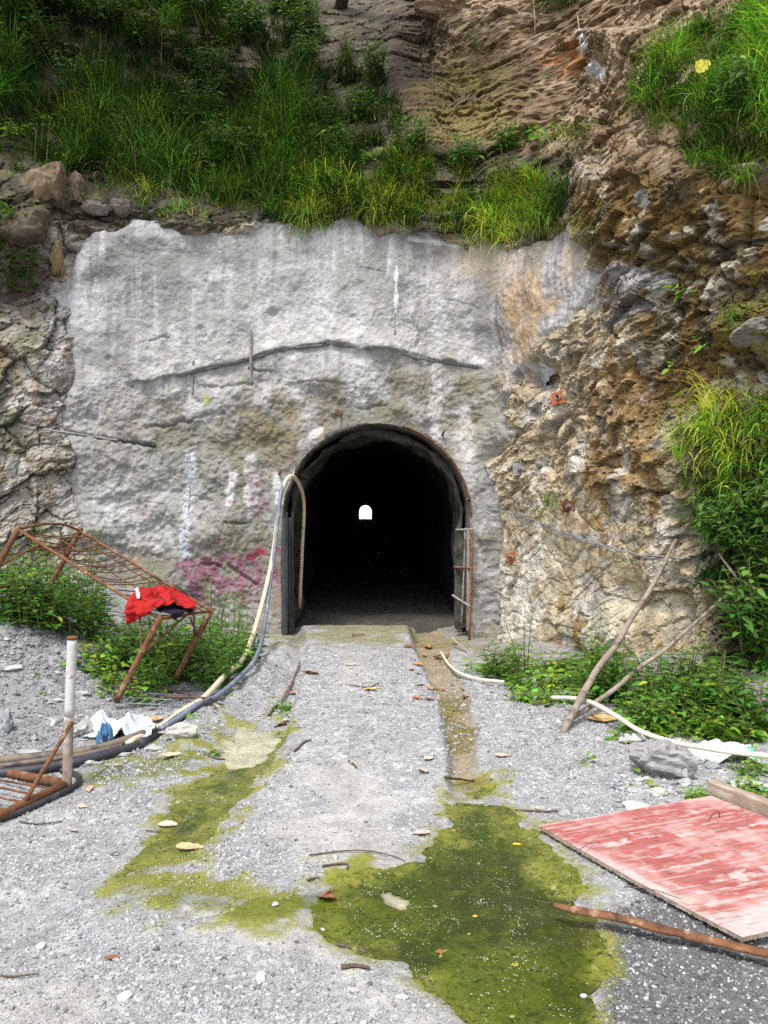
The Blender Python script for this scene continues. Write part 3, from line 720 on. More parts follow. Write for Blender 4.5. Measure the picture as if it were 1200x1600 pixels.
for k, wdt in (('pud', 60), ('cha', 44), ('all', 26)):
    rim = smooth((GK[k] + wdt * .55 + g3 * 14) / (wdt * .9))
    gc = mixc(gc, (0.185, 0.19, 0.03), rim * smooth(.75 + g3 * .9) * (.95 if k != 'all' else .8))
    gc = mixc(gc, (0.075, 0.095, 0.008), smooth((GK[k] - wdt * .1) / (wdt * .5)) * {'pud': .95, 'cha': .62 * smooth(.6 + g2), 'all': .5}[k])
gc = mixc(gc, (0.40, 0.38, 0.28), GK['pale'] * .85)
thr = smooth((GY - 8.5) / .8) * smooth((blob(gu, gv, 560, 1000, 120, 30) + g2 * .6 - .3) / .4)
gc = mixc(gc, (0.20, 0.19, 0.085), thr * .75)
gc *= (1 + .18 * g3 + .25 * (spk - .5) * (1 - GK['silt']) * (1 - smooth(GK['pud'] / 20)))[..., None]
ground = mesh_np('ground', np.stack([GX, GY, GH], -1).reshape(-1, 3), [grid_faces(*GX.shape)], M['ground'], col=np.clip(gc, .01, .8).reshape(-1, 3))
tag(ground, 'grey gravel ground in front of the tunnel', None, None, 'structure')

def gh(x, y):
    return float(ground_fn(np.array([float(x)]), np.array([float(y)]))[0][0])

def G(px, py, lift=0.0):
    """ground point under a photo pixel"""
    z = 0.0
    for _ in range(25):
        d = (CAM_Z - z) * FPX / max(py - 800, 20)
        x = (px - 600) / FPX * d
        z = 0.5 * z + 0.5 * gh(x, d)
    return np.array((x, d, z + lift))

def at(px, py, d):
    """point on a sight line at depth d"""
    return np.array(((px - 600) / FPX * d, d, CAM_Z - (py - 800) / FPX * d))
# ------------------------------------------------------------------ gravel (uncountable small stones)
def ico(sub):
    import bmesh
    bm = bmesh.new(); bmesh.ops.create_icosphere(bm, subdivisions=sub, radius=1.0)
    V = np.array([v.co[:] for v in bm.verts]); F = np.array([[v.index for v in f.verts] for f in bm.faces]); bm.free()
    return V, F
ICO1 = ico(1); ICO3 = ico(3); ICO4 = ico(4)
OCT = (np.array([(1, 0, 0), (-1, 0, 0), (0, 1, 0), (0, -1, 0), (0, 0, 1), (0, 0, -1)], float) * 1.15,
       np.array([(0, 2, 4), (2, 1, 4), (1, 3, 4), (3, 0, 4), (2, 0, 5), (1, 2, 5), (3, 1, 5), (0, 3, 5)]))

def scatter_stones(x, y, z, r, base, col, flat=0.7, jit=0.3):
    n = len(x); BV_, BF = base; k = len(BV_)
    V = np.broadcast_to(BV_, (n, k, 3)) * (1 + rng.uniform(-jit, jit, (n, k, 1)))
    sc = np.stack([rng.uniform(.75, 1.35, n), rng.uniform(.65, 1.1, n), rng.uniform(.45, .9, n) * flat / .7], 1) * r[:, None]
    V = V * sc[:, None, :]
    a = rng.uniform(0, 6.283, n); b = rng.normal(0, .35, n)
    ca, sa, cb, sb_ = np.cos(a)[:, None], np.sin(a)[:, None], np.cos(b)[:, None], np.sin(b)[:, None]
    X_, Y_, Z_ = V[..., 0], V[..., 1], V[..., 2]
    Y2, Z2_ = Y_ * cb - Z_ * sb_, Y_ * sb_ + Z_ * cb
    V = np.stack([X_ * ca - Y2 * sa, X_ * sa + Y2 * ca, Z2_], -1) + np.stack([x, y, z + r * .22 * flat / .7], -1)[:, None, :]
    F = (BF[None] + (np.arange(n) * k)[:, None, None]).reshape(-1, 3)
    return V.reshape(-1, 3), F, np.repeat(col, k, 0)

def stone_cols(n, lo=.19, hi=.41):
    g = rng.uniform(lo, hi, n); g = np.where(rng.random(n) < .08, g * .5, g); g = np.where(rng.random(n) < .035, .5, g)
    t = rng.uniform(-.035, .035, n)
    return np.stack([g * (.995 + t), g, g * (1.0 - t * .8)], 1)

MBg = MB()
N = 90000
gyv = np.exp(rng.uniform(math.log(2.2), math.log(9.6), N * 2)); gxv = rng.uniform(-.54, .54, N * 2) * gyv
hh, KK, (pu, pv, q1, q2, q3) = ground_fn(gxv, gyv)
dens = 1 - .82 * KK['silt'] - .8 * smooth((KK['pud'] + 35) / 35) - .15 * smooth(KK['pud'] / 20) - .45 * smooth((KK['cha'] + 25) / 25) - .5 * smooth(KK['core'] / 20 + .4) - .6 * KK['pale'] - .6 * KK['gut'] * smooth((gyv - 4.3) / .6)
dens *= .55 + .9 * smooth((q2 + q1 * .5 + .3) / .8)
dens = np.where(KK['wet'] > .4, 1.0, dens)
dens *= np.where((KK['slab'] > .5) & (gyv > 3.8), .55, 1)
dens *= 1 - smooth((gyv - 7.8) / 1.4)
sel = (rng.random(N * 2) < dens * .62) & (gyv < 9.4)
gxv, gyv, hh = gxv[sel], gyv[sel], hh[sel]; wet = KK['wet'][sel]
n = len(gxv)
r = np.exp(rng.normal(math.log(.0040), .42, n)) * (0.6 + gyv * .15)
r = np.clip(r, .002, .02)
scree = smooth((-gxv - 1.4) / .6) * smooth((gyv - 4.6) / 1)
r = r * (1 + .9 * scree * rng.random(n))
cols = stone_cols(n); cols *= (1 - .3 * scree)[:, None]
cols = np.where((wet > .4)[:, None], cols * np.where(rng.random(n) < .25, 1.15, .42)[:, None], cols)
film = np.maximum(smooth((KK['cha'][sel] + 14) / 24) * .8, smooth((KK['pud'][sel] + 34) / 34) * .85)
cols = cols * (1 - film[:, None]) + film[:, None] * np.array((.20, .20, .04))
nr = gyv < 4.2
for s_, bs_ in ((nr, ICO1), (~nr, OCT)):
    V, F, C = scatter_stones(gxv[s_], gyv[s_], hh[s_], r[s_], bs_, cols[s_]); MBg.add(V, F, None, C)
gravel = MBg.build('gravel', M['pebble'], None, False)
tag(gravel, 'loose grey gravel scattered over the ground', None, None, 'stuff')

# ------------------------------------------------------------------ water with algae
def water_material():
    m = bpy.data.materials.new('algae_water'); m.use_nodes = True; nt = m.node_tree; bs = nt.nodes['Principled BSDF']
    tc = nt.nodes.new('ShaderNodeTexCoord'); co = tc.outputs['Object']
    at = nt.nodes.new('ShaderNodeAttribute'); at.attribute_name = 'tint'
    c = at.outputs['Color']
    n1 = noise_node(nt, co, 9, 8, .7, .6)
    c = mixrgb(nt, ramp2(nt, n1, .50, .70), c, (0.075, 0.100, 0.006))
    n2 = noise_node(nt, co, 40, 6, .7)
    c = mixrgb(nt, ramp2(nt, n2, .50, .66), c, (0.017, 0.028, 0.002))
    n3 = noise_node(nt, co, 130, 4, .7)
    c = mixrgb(nt, ramp2(nt, n3, .58, .68), c, (0.13, 0.14, 0.03))
    bub = voro_node(nt, co, 88); bsz = noise_node(nt, co, 5, 6, .75, .8)
    r_ = nt.nodes.new('ShaderNodeMapRange'); r_.inputs['From Min'].default_value = .42; r_.inputs['From Max'].default_value = .66; r_.inputs['To Min'].default_value = .02; r_.inputs['To Max'].default_value = .42
    nt.links.new(bsz, r_.inputs['Value'])
    spk = math_node(nt, 'LESS_THAN', bub.outputs['Distance'], r_.outputs['Result'])
    rnd = nt.nodes.new('ShaderNodeSeparateColor'); nt.links.new(bub.outputs['Color'], rnd.inputs[0])
    spk = math_node(nt, 'MULTIPLY', spk, math_node(nt, 'GREATER_THAN', rnd.outputs[0], .45))
    spk = math_node(nt, 'MULTIPLY', spk, .85)
    c = mixrgb(nt, spk, c, (0.40, 0.42, 0.33))
    nt.links.new(c, bs.inputs['Base Color'])
    bs.inputs['Roughness'].default_value = .16; bs.inputs['Specular IOR Level'].default_value = .45
    b = nt.nodes.new('ShaderNodeBump'); b.inputs['Strength'].default_value = .35; b.inputs['Distance'].default_value = .004
    nt.links.new(math_node(nt, 'ADD', n2, n3), b.inputs['Height']); nt.links.new(b.outputs[0], bs.inputs['Normal'])
    return m
M['algae'] = water_material()

def water_sheet(name, key, poly, label, step=.012, lim=-2, lift=.007):
    P = np.array(poly, float); pts = np.array([((px - 600) / FPX * (CAM_Z * FPX / (py - 800)), CAM_Z * FPX / (py - 800)) for px, py in P])
    ax = np.arange(pts[:, 0].min() - .2, pts[:, 0].max() + .2, step); ay = np.arange(max(2.05, pts[:, 1].min() - .2), pts[:, 1].max() + .2, step)
    A, B = np.meshgrid(ax, ay, indexing='ij')
    h, K, (u, v, n1, n2, n3) = ground_fn(A, B)
    k = K[key]; m = smooth(k / 34 + .3)
    z = h + lift * smooth(k / 14 + .1) * (1 - .9 * K['pale']) + .002 * fbm(A, B, .08, 3, 600) - .006 * (1 - smooth(k / 10 + .6))
    c = np.ones(A.shape + (3,)) * np.array((.030, .050, .003))
    c = mixc(c, (.175, .182, .028), smooth(1.05 - k / 55 + n3 * .7 + n2 * .4))
    c = mixc(c, (.075, .10, .007), smooth((n2 + n1 * .4 - .12) / .4) * .6)
    c = mixc(c, (.02, .026, .004), smooth((-n2 + n1 * .3 - .15) / .3) * .6)
    kp = (k > lim) & (K['pale'] < .55)
    F = grid_faces(*A.shape, kp[:-1, :-1] & kp[1:, :-1] & kp[1:, 1:] & kp[:-1, 1:])
    us = np.zeros(A.size, bool); us[F.ravel()] = True; rm = np.cumsum(us) - 1
    o = mesh_np(name, np.stack([A, B, z], -1).reshape(-1, 3)[us], [rm[F]], M['algae'], col=c.reshape(-1, 3)[us])
    return tag(o, label, None, None, 'structure')
water_sheet('puddle', 'pud', PUDDLE, 'shallow puddle thick with olive green algae')
water_sheet('trickle', 'core', CORE, 'narrow trickle of algae green water crossing the gravel')

# ------------------------------------------------------------------ leaves, grass, plants
def leaf_np(P, D, Nrm, L, Wd, droop, fold, col):
    """N leaves: base P, direction D, up-normal Nrm, length L, width Wd; 9 vertices and 8 triangles... each"""
    n = len(P)
    D = D / np.linalg.norm(D, axis=1)[:, None]
    Sd = np.cross(D, Nrm); Sd /= np.linalg.norm(Sd, axis=1)[:, None] + 1e-9
    Up = np.cross(Sd, D)
    t = np.array([0, .22, .22, .22, .6, .6, .6, 1.0]); w = np.array([0, -.42, 0, .42, -.40, 0, .40, 0])
    e = np.array([0, 1, 0, 1, 1, 0, 1, 0])
    V = (P[:, None] + D[:, None] * (t[None, :, None] * L[:, None, None]) + Sd[:, None] * (w[None, :, None] * Wd[:, None, None])
         + Up[:, None] * ((e[None, :] * fold[:, None] * Wd[:, None])[..., None]))
    V[..., 2] -= droop[:, None] * (t[None] ** 2) * L[:, None]
    F3 = np.array([(0, 2, 1), (0, 3, 2), (4, 5, 7), (5, 6, 7)]); F4 = np.array([(1, 2, 5, 4), (2, 3, 6, 5)])
    o = (np.arange(n) * 8)[:, None, None]
    return V.reshape(-1, 3), (F3[None] + o).reshape(-1, 3), (F4[None] + o).reshape(-1, 4), np.repeat(col, 8, 0)

def leaf_cols(n, base=(.075, .17, .022), spread=.35, yellow=.06):
    b = np.array(base) * np.exp(rng.normal(0, spread, n))[:, None]
    b[:, 0] *= rng.uniform(.7, 1.5, n)
    y = rng.random(n) < yellow
    b[y] = np.array((.34, .40, .03)) * rng.uniform(.6, 1.1, (y.sum(), 1))
    return np.clip(b, .004, .6)

def make_plant(name, h, nst, leaf, base, spread=.5, yellow=.05, nodes=6, lean=.35, narrow=.5, top_bias=0.2, feather=False, origin_tilt=None):
    """a leafy plant: Empty > stems, foliage"""
    root = empty(name)
    st = MB(); st.tube([(0, 0, -.09), (0, 0, -.03)], .012, 6); Ps = []; Ds = []; Ls = []
    for i in range(nst):
        a = rng.uniform(0, 6.283); ln = rng.uniform(.2, 1) * lean; hh_ = h * rng.uniform(.55, 1.0)
        b0 = np.array((math.cos(a + 1) * spread * .25 * rng.random(), math.sin(a + 1) * spread * .25 * rng.random(), -.05))
        tip = b0 + np.array((math.cos(a) * ln * hh_, math.sin(a) * ln * hh_, hh_))
        mid = (b0 + tip) / 2 + np.array((-math.cos(a), -math.sin(a), .3)) * ln * hh_ * .15
        pts = resample([b0, mid, tip], 7)
        st.tube([(0, 0, -.07), b0 * .6 + np.array((0, 0, -.03)), b0], .006, 5)
        st.tube(pts, np.linspace(.006, .002, 7) * (0.7 + h * .6), 5)
        for k in range(nodes):
            t = top_bias + (1 - top_bias) * (k + rng.random() * .6) / nodes
            p = np.array([np.interp(t, np.linspace(0, 1, 7), pts[:, j]) for j in range(3)])
            m_ = 3 if not feather else 2
            a0 = rng.uniform(0, 6.283)
            for q in range(m_):
                aa = a0 + q * 6.283 / m_ + rng.normal(0, .3)
                d = np.array((math.cos(aa), math.sin(aa), rng.uniform(-.15, .5)))
                if feather:                         # compound leaf with leaflets
                    rl = leaf * rng.uniform(2.0, 3.4)
                    st.tube(resample([p, p + d * rl * .5 + np.array((0, 0, .05 * rl)), p + d * rl], 5), .0015 + .001 * h, 4)
                    sidev = np.cross(d, (0, 0, 1.0))
                    for j in range(5):
                        pp = p + d * rl * (j + 1) / 5
                        for sg in (-1, 1):
                            Ps.append(pp); Ds.append(d * .6 + sidev * sg); Ls.append(leaf * rng.uniform(.6, 1) * (1 - .1 * j))
                else:
                    off = leaf * rng.uniform(.15, .6)
                    st.tube(np.array([p, p + d * off]), .0012 + .001 * h, 4)
                    Ps.append(p + d * off); Ds.append(d); Ls.append(leaf * rng.uniform(.55, 1.15) * (1.1 - .5 * t))
    n = len(Ps); Ps = np.array(Ps); Ds = np.array(Ds); Ls = np.array(Ls)
    up = np.stack([rng.normal(0, .3, n), rng.normal(-.15, .3, n), np.ones(n)], 1)
    V, F3, F4, C = leaf_np(Ps, Ds, up, Ls, Ls * narrow * rng.uniform(.8, 1.2, n), rng.uniform(.05, .45, n), rng.uniform(.02, .2, n), leaf_cols(n, base, .3, yellow))
    st.build('stem', M['stem'], root)
    mesh_np('foliage', V, [F3, F4], M['leaf'], root, C, True)
    return root

def copy_tree(o, parent=None):
    c = o.copy(); COL.objects.link(c)
    if parent is not None: c.parent = parent
    for ch in list(o.children): copy_tree(ch, c)
    return c

DARK = (.055, .14, .018); MID = (.065, .17, .02); LIGHT = (.13, .27, .03); YEL = (.20, .32, .03)
PROTO = {}
def proto(key, variants=3, **kw):
    PROTO[key] = [make_plant(key_name(key), **kw) for _ in range(variants)]
def key_name(k): return {'weed': 'leafy_weed', 'tall': 'tall_weed', 'low': 'low_weed', 'shrub': 'leafy_shrub', 'fern': 'feathery_plant', 'sprout': 'sprout', 'broad': 'broadleaf_plant'}[k]
proto('weed', 4, h=.55, nst=13, leaf=.135, base=MID, spread=1.0, yellow=.02, nodes=6, narrow=.46)
proto('tall', 3, h=1.0, nst=3, leaf=.085, base=LIGHT, spread=.4, yellow=.02, nodes=8, lean=.3, narrow=.42)
proto('low', 4, h=.26, nst=11, leaf=.11, base=LIGHT, spread=1.0, yellow=.09, nodes=4, lean=.7, narrow=.7)
proto('shrub', 3, h=.8, nst=14, leaf=.15, base=DARK, spread=.9, yellow=.01, nodes=8, lean=.5, narrow=.5)
proto('fern', 2, h=.7, nst=5, leaf=.05, base=MID, spread=.4, yellow=.03, nodes=6, lean=.3, narrow=.45, feather=True)
proto('sprout', 3, h=.12, nst=2, leaf=.075, base=LIGHT, spread=.3, yellow=.12, nodes=2, lean=.5, narrow=.75)
proto('broad', 2, h=.22, nst=3, leaf=.17, base=(.12, .27, .04), spread=.4, yellow=.05, nodes=2, lean=.6, narrow=.75)
_used = {}
def plant(key, p, scale, label, cat='plant', group=None, tilt=None):
    k = _used.get(key, 0); _used[key] = k + 1
    L_ = PROTO[key]
    o = L_[k] if k < len(L_) else copy_tree(L_[k % len(L_)])
    o.location = p; o.scale = (scale,) * 3
    rz = rng.uniform(0, 6.283)
    o.rotation_euler = (0, 0, rz)
    if tilt is not None:                                # lean out from the rock face
        q = Vector((0, 0, 1)).rotation_difference(Vector(tilt).normalized())
        o.rotation_euler = (q.to_matrix() @ Matrix.Rotation(rz, 3, 'Z')).to_euler()
    tag(o, label, cat, group)
    return o

def grass_np(P, Yaw, L, Wd, th0, kap, col, seg=5):
    n = len(P); V = np.zeros((n, seg + 1, 2, 3)); cur = P.copy()
    dx, dy = np.cos(Yaw), np.sin(Yaw); twist = rng.normal(0, .5, n)
    sdx, sdy = -np.sin(Yaw + twist), np.cos(Yaw + twist)
    for i in range(seg + 1):
        w = Wd * (1 - (i / seg) ** 1.6) * .5 + .0006
        V[:, i, 0] = cur - np.stack([sdx * w, sdy * w, 0 * w], 1); V[:, i, 1] = cur + np.stack([sdx * w, sdy * w, 0 * w], 1)
        th = th0 + kap * (i / seg)
        st_ = L / seg
        cur = cur + np.stack([np.sin(th) * dx * st_, np.sin(th) * dy * st_, np.cos(th) * st_], 1)
    b = (np.arange(n) * (seg + 1) * 2)[:, None]
    F = np.concatenate([b + np.array([[2 * i, 2 * i + 1, 2 * i + 3, 2 * i + 2]]) for i in range(seg)], 0)
    return V.reshape(-1, 3), F, np.repeat(col, (seg + 1) * 2, 0)

def grass_cols(n, base, spread=.3, straw=.04):
    c = np.array(base) * np.exp(rng.normal(0, spread, n))[:, None]; c[:, 0] *= rng.uniform(.7, 1.4, n)
    s_ = rng.random(n) < straw; c[s_] = np.array((.32, .27, .12)) * rng.uniform(.5, 1.1, (s_.sum(), 1))
    return np.clip(c, .004, .6)

def tuft_pts(center, nrm, nb, rad, length, width, base, out=.9, kap=1.5, straw=.05):
    """blades fanning from one root; on a wall they arch outward and hang"""
    P = center + rng.normal(0, rad, (nb, 3)) * np.array((1, .5, .6))
    yaw0 = math.atan2(nrm[1], nrm[0])
    yaw = yaw0 + rng.normal(0, 1.0, nb)
    L_ = length * rng.uniform(.45, 1.1, nb)
    return grass_np(P, yaw, L_, width * rng.uniform(.6, 1.2, nb), np.abs(rng.normal(.35, .3, nb)) * out, kap * rng.uniform(.5, 1.35, nb), grass_cols(nb, base, .3, straw))

def sample_region(poly, n, soft=12):
    P = np.array(poly, float); out = []
    while len(out) < n:
        a = rng.uniform(P[:, 0].min(), P[:, 0].max(), n * 2); b = rng.uniform(P[:, 1].min(), P[:, 1].max(), n * 2)
        ok = poly_sd(a, b, poly) + fbm(a, b, 50, 3, 700) * soft > 0
        out += list(zip(a[ok], b[ok]))
    return out[:n]

def grass_mass(name, specs, label):
    mb = MB()
    for poly, ntuft, nb, length, width, base, kap in specs:
        for (a, b) in sample_region(poly, ntuft):
            cl = float(fbm(np.array([a]), np.array([b]), 75, 3, 720)[0])
            if cl < -.75: continue
            p, nn = W(a, b, 0.0)
            pb = np.array(base) * math.exp(rng.normal(0, .45) + .8 * cl) * np.array((rng.uniform(.7, 1.5), 1, 1))
            L_ = length * rng.uniform(.4, 1.4) * (1 + .5 * cl)
            V, F, C = tuft_pts(p - np.array((0, 0, .03)), nn, int(nb * rng.uniform(.5, 1.5)), .05, L_, width * rng.uniform(.7, 1.5), pb, rng.uniform(.6, 2.2), kap * rng.uniform(.7, 1.2))
            mb.add(V, None, F, C)
    o = mb.build(name, M['grass'], None, True)
    return tag(o, label, None, None, 'stuff')

GL = [(-40, -30), (470, -30), (505, 70), (590, 120), (640, 190), (655, 260), (660, 352), (560, 340), (470, 350), (400, 335), (330, 322), (270, 295), (170, 275), (90, 262), (20, 240), (-40, 240)]
GD = (.013, .038, .006); GM = (.036, .10, .011); GB = (.095, .20, .018); GY_ = (.16, .26, .028)
grass_mass('hillside_grass', [
    (GL, 900, 30, .55, .012, GD, 1.6), (GL, 420, 26, .58, .011, GM, 1.7),
    ([(40, 150), (330, 170), (650, 210), (660, 350), (560, 335), (400, 330), (270, 290), (90, 258)], 420, 26, .45, .011, GB, 1.9),
    ([(450, 290), (655, 270), (665, 356), (560, 342), (470, 352)], 140, 26, .5, .011, GY_, 2.2),
    ([(645, 245), (760, 270), (880, 290), (890, 345), (830, 365), (760, 370), (690, 350), (645, 330)], 170, 22, .36, .010, GM, 1.8),
    ([(670, 280), (840, 260), (890, 365), (740, 378), (680, 362)], 130, 24, .45, .010, GY_, 2.2),
    ([(600, 190), (730, 245), (740, 300), (640, 320)], 60, 24, .4, .011, GM, 1.9),
    ([(110, 262), (440, 300), (445, 345), (300, 338), (130, 300)], 40, 16, .28, .009, GB, 1.9), ([(-40, 215), (110, 240), (120, 275), (-40, 280)], 25, 18, .3, .01, GM, 1.9),
], 'thick green grass over the slope above the concrete wall')
GR1 = [(995, 130), (1060, 50), (1110, 20), (1240, 0), (1240, 270), (1170, 240), (1120, 280), (1070, 265), (1040, 210), (990, 175)]
grass_mass('bank_grass', [(GR1, 230, 26, .30, .007, GM, 1.9), (GR1, 150, 26, .28, .007, GB, 2.0)], 'green grass on the ledge at the top right of the cliff')
GR2 = [(1065, 660), (1110, 625), (1160, 600), (1240, 590), (1240, 800), (1160, 790), (1090, 760), (1040, 750)]
grass_mass('bamboo_grass', [(GR2, 85, 22, .36, .011, (.21, .34, .035), 2.1), (GR2, 30, 22, .34, .011, GB, 2.0), ([(1090, 760), (1240, 760), (1240, 980), (1100, 930)], 70, 18, .4, .012, GM, 1.9)], 'yellow green bamboo grass spilling over the right bank')

def tuft(px, py, nb, length, width, base, kap, label, name='grass_tuft', off=.02, rad=.07, n=3, out=.9):
    p0, n0 = W(px, py, off); mb = MB()
    for _ in range(n):
        pp = p0 + np.array((rng.normal(0, rad), 0, rng.normal(0, rad * .5)))
        V, F, C = tuft_pts(pp, n0, nb // n, rad * .4, length * rng.uniform(.8, 1.2), width, base, out * 2.4, kap * .85, .06); mb.add(V, None, F, C)
    o = mb.build(name, M['grass'], None, True, p0); o.location = p0
    return tag(o, label, 'grass')

tuft(478, 350, 240, .62, .011, GY_, 2.6, 'long yellow green grass tuft hanging over the top edge of the concrete, left of centre')
tuft(535, 338, 50, .3, .009, (.2, .2, .06), 2.4, 'thin straw coloured grass wisp at the concrete top edge beside the long hanging tuft')
tuft(765, 362, 200, .55, .011, GY_, 2.6, 'bright grass tuft drooping lowest over the concrete top edge, right of centre')
tuft(808, 318, 130, .42, .011, GB, 2.2, 'green grass tuft just right of and above the lowest drooping bright tuft')
tuft(866, 345, 140, .42, .010, GB, 2.6, 'ragged grass tuft hanging at the right end of the concrete top edge')
tuft(868, 5, 200, .75, .010, GM, 2.6, 'dark green grass beard hanging down the rock at the top of the photo', rad=.16, n=5, off=.1)
tuft(912, 215, 120, .42, .009, (.15, .2, .05), 2.0, 'dry looking grass tuft on the rock left of the brown wet cliff', n=4, rad=.12)
tuft(1140, 500, 40, .25, .009, GB, 1.9, 'small grass tuft growing alone on the wet brown rock at the right')
tuft(868, 790, 70, .3, .008, GY_, 1.6, 'spiky yellow green grass tuft beside the rusty bracket on the pale rock', n=2, rad=.05)
tuft(1165, 275, 60, .3, .009, GB, 2.0, 'grass wisp below the grassy ledge at the right edge')
tuft(820, 208, 50, .3, .008, GB, 1.4, 'short grass tuft beside the big pale leaves above the concrete', n=2)
tuft(348, 245, 110, .45, .010, GB, 2.0, 'fine bright grass mop over the rocks above the left end of the concrete', n=3, rad=.1)

# plants on the cliff and slopes
def wplant(key, px, py, s, label, cat='plant', group=None, off=.0, out=.6):
    p, nn = W(px, py, off)
    return plant(key, p, s, label, cat, group, tilt=(nn[0] * out, nn[1] * out, 1))
wplant('broad', 845, 215, 1.1, 'pale broad leaved plant on the ledge above the right part of the concrete')
wplant('broad', 1075, 462, .95, 'broad leaved plant with two round bright leaves on the brown cliff')
wplant('fern', 745, 80, .7, 'small fern like plant under the overhang near the top centre')
wplant('shrub', 590, 130, .9, 'light leafy branch leaning out from the grass at the upper centre', 'shrub')
wplant('shrub', 20, 440, 1.15, 'dark bush filling the hollow in the rocks at the left edge', 'shrub')
wplant('shrub', -15, 400, 1.1, 'dark bush behind the hollow bush, half outside the left edge', 'shrub')
wplant('weed', 730, 255, .9, 'dark leafy weed among the grass right of the long slope grass')
wplant('weed', 800, 235, .8, 'dark leafy weed under the broad pale leaves on the upper ledge')
for px, py, s in ((25, 210, 1.0), (410, 265, .7), (150, 225, .8), (240, 215, .7), (320, 250, .6), (500, 255, .7), (560, 290, .6), (610, 280, .6), (470, 225, .9), (520, 200, .9), (350, 190, .9), (440, 190, .9), (200, 255, .7), (580, 250, .8), (620, 240, .8), (280, 190, .9), (90, 200, 1.), (480, 300, .6)):
    wplant('low', px, py, s, 'small bright leafy weed among the hillside grass', 'plant', 'leafy weeds among the hillside grass')
for px, py, s in ((135, 308, .8), (300, 318, .7), (232, 268, .9), (380, 345, .5)):
    wplant('sprout', px, py, s * 1.6, 'tiny bright sprout between the stones along the top of the concrete', 'plant', 'sprouts along the concrete top edge')
for px, py, s in ((730, 380, 1), (1110, 530, 1), (955, 590, .9), (1060, 575, 1.0), (640, 800, 0)):
    if s: wplant('sprout', px, py, s * 1.3, 'tiny green sprout clinging to the bare right rock', 'plant', 'sprouts on the right rock')
for px, py, s in ((20, 60, 1.3), (90, 100, 1.2), (160, 40, 1.3), (230, 80, 1.1), (10, 140, 1.2), (300, 30, 1.2), (60, 15, 1.3), (390, 60, 1.1), (330, 130, .9), (450, 20, 1.2), (470, 110, 1.0), (130, 160, 1.0)):
    wplant('shrub', px, py, s, 'dark shrub in the shaded top left of the slope', 'shrub', 'dark shrubs on the shaded upper slope')
wplant('shrub', 1150, 180, .7, 'leafy shrub in the middle of the grassy ledge at the upper right', 'shrub')
for k in range(34):
    a, b = sample_region(GL, 1)[0]
    key = ('fern', 'weed', 'shrub', 'broad')[k % 4]
    wplant(key, a, b, rng.uniform(.6, 1.1) * (.75 if key == 'broad' else 1), {'fern': 'feathery plant', 'weed': 'leafy weed', 'shrub': 'dark leafy shrub', 'broad': 'broad leaved plant'}[key] + ' half sunk in the thick hillside grass', 'plant', 'plants half sunk in the hillside grass')
# right bank
for px, py, s in ((1190, 830, .9), (1140, 850, .8), (1205, 920, .9), (1180, 1000, 1.0), (1215, 760, .9), (1200, 1060, .9)):
    wplant('shrub', px, py, s, 'dark green leafy shrub on the right bank under the bamboo grass', 'shrub', 'shrubs on the right bank')
wplant('weed', 1110, 825, .8, 'leafy sprig reaching left from the right bank above the leaning poles', off=.05)

def gplant(key, px, py, s, label, cat='plant', group=None):
    return plant(key, G(px, py, -.01), s, label, cat, group)
# beside the portal, right
gplant('weed', 790, 1062, .85, 'leafy weed clump at the foot of the concrete right of the tunnel')
gplant('tall', 815, 1055, .95, 'tall thin weed rising against the pale rock right of the tunnel')
gplant('low', 760, 1050, .8, 'yellowish low weed touching the right portal foot')
gplant('fern', 805, 1072, .75, 'feathery weed in front of the tall weed right of the tunnel')
for px, py, s in ((845, 1082, 1.0), (870, 1068, .9), (905, 1075, .9), (830, 1095, .8), (880, 1100, .7), (850, 1052, 1.1), (895, 1052, 1.1), (920, 1060, 1.1)):
    gplant('low', px, py, s, 'low bright weed between the portal weeds and the leaning poles', 'plant', 'low weeds left of the leaning poles')
for px, py, s in ((930, 1095, .9), (960, 1085, 1.0), (985, 1100, .9), (950, 1065, .9)):
    gplant('weed', px, py, s, 'leafy weed growing around the two leaning poles', 'plant', 'weeds around the leaning poles')
for px, py, s in ((1030, 1125, .9), (1070, 1135, .9), (1110, 1125, 1.0), (1055, 1095, 1.0), (1150, 1140, 1.0), (1185, 1150, 1.0), (1010, 1140, .7), (1100, 1090, 1.0)):
    gplant('weed', px, py, s, 'leafy weed in the thicket behind the white pipe on the right', 'plant', 'weed thicket behind the white pipe')
for px, py, s in ((1040, 1140, 1.1), (1080, 1148, 1.1), (1010, 1120, 1.0), (1125, 1145, 1.0), (1160, 1155, 1.0), (1095, 1120, 1.2)):
    gplant('low', px, py, s, 'low weed with yellow green leaves in front of the right thicket', 'plant', 'low weeds behind the white pipe')
gplant('tall', 1065, 1110, .9, 'tall thin weed standing out of the right thicket')
gplant('tall', 935, 1085, .8, 'tall thin weed beside the upper leaning pole')
gplant('broad', 975, 1155, .6, 'small bright weed beside the crumpled brown leaf under the poles')
gplant('sprout', 903, 1190, 1.1, 'single small sprout alone on the bare gravel right of the gutter')
gplant('sprout', 990, 1217, 1.3, 'yellow green sprout beside the big grey slab')
gplant('low', 1095, 1250, .45, 'small weed at the corner of the red board')
gplant('low', 1180, 1235, .5, 'weed sprig beyond the timber beam at the right edge')
gplant('low', 1165, 1208, .5, 'weed sprig in front of the green printed sack')
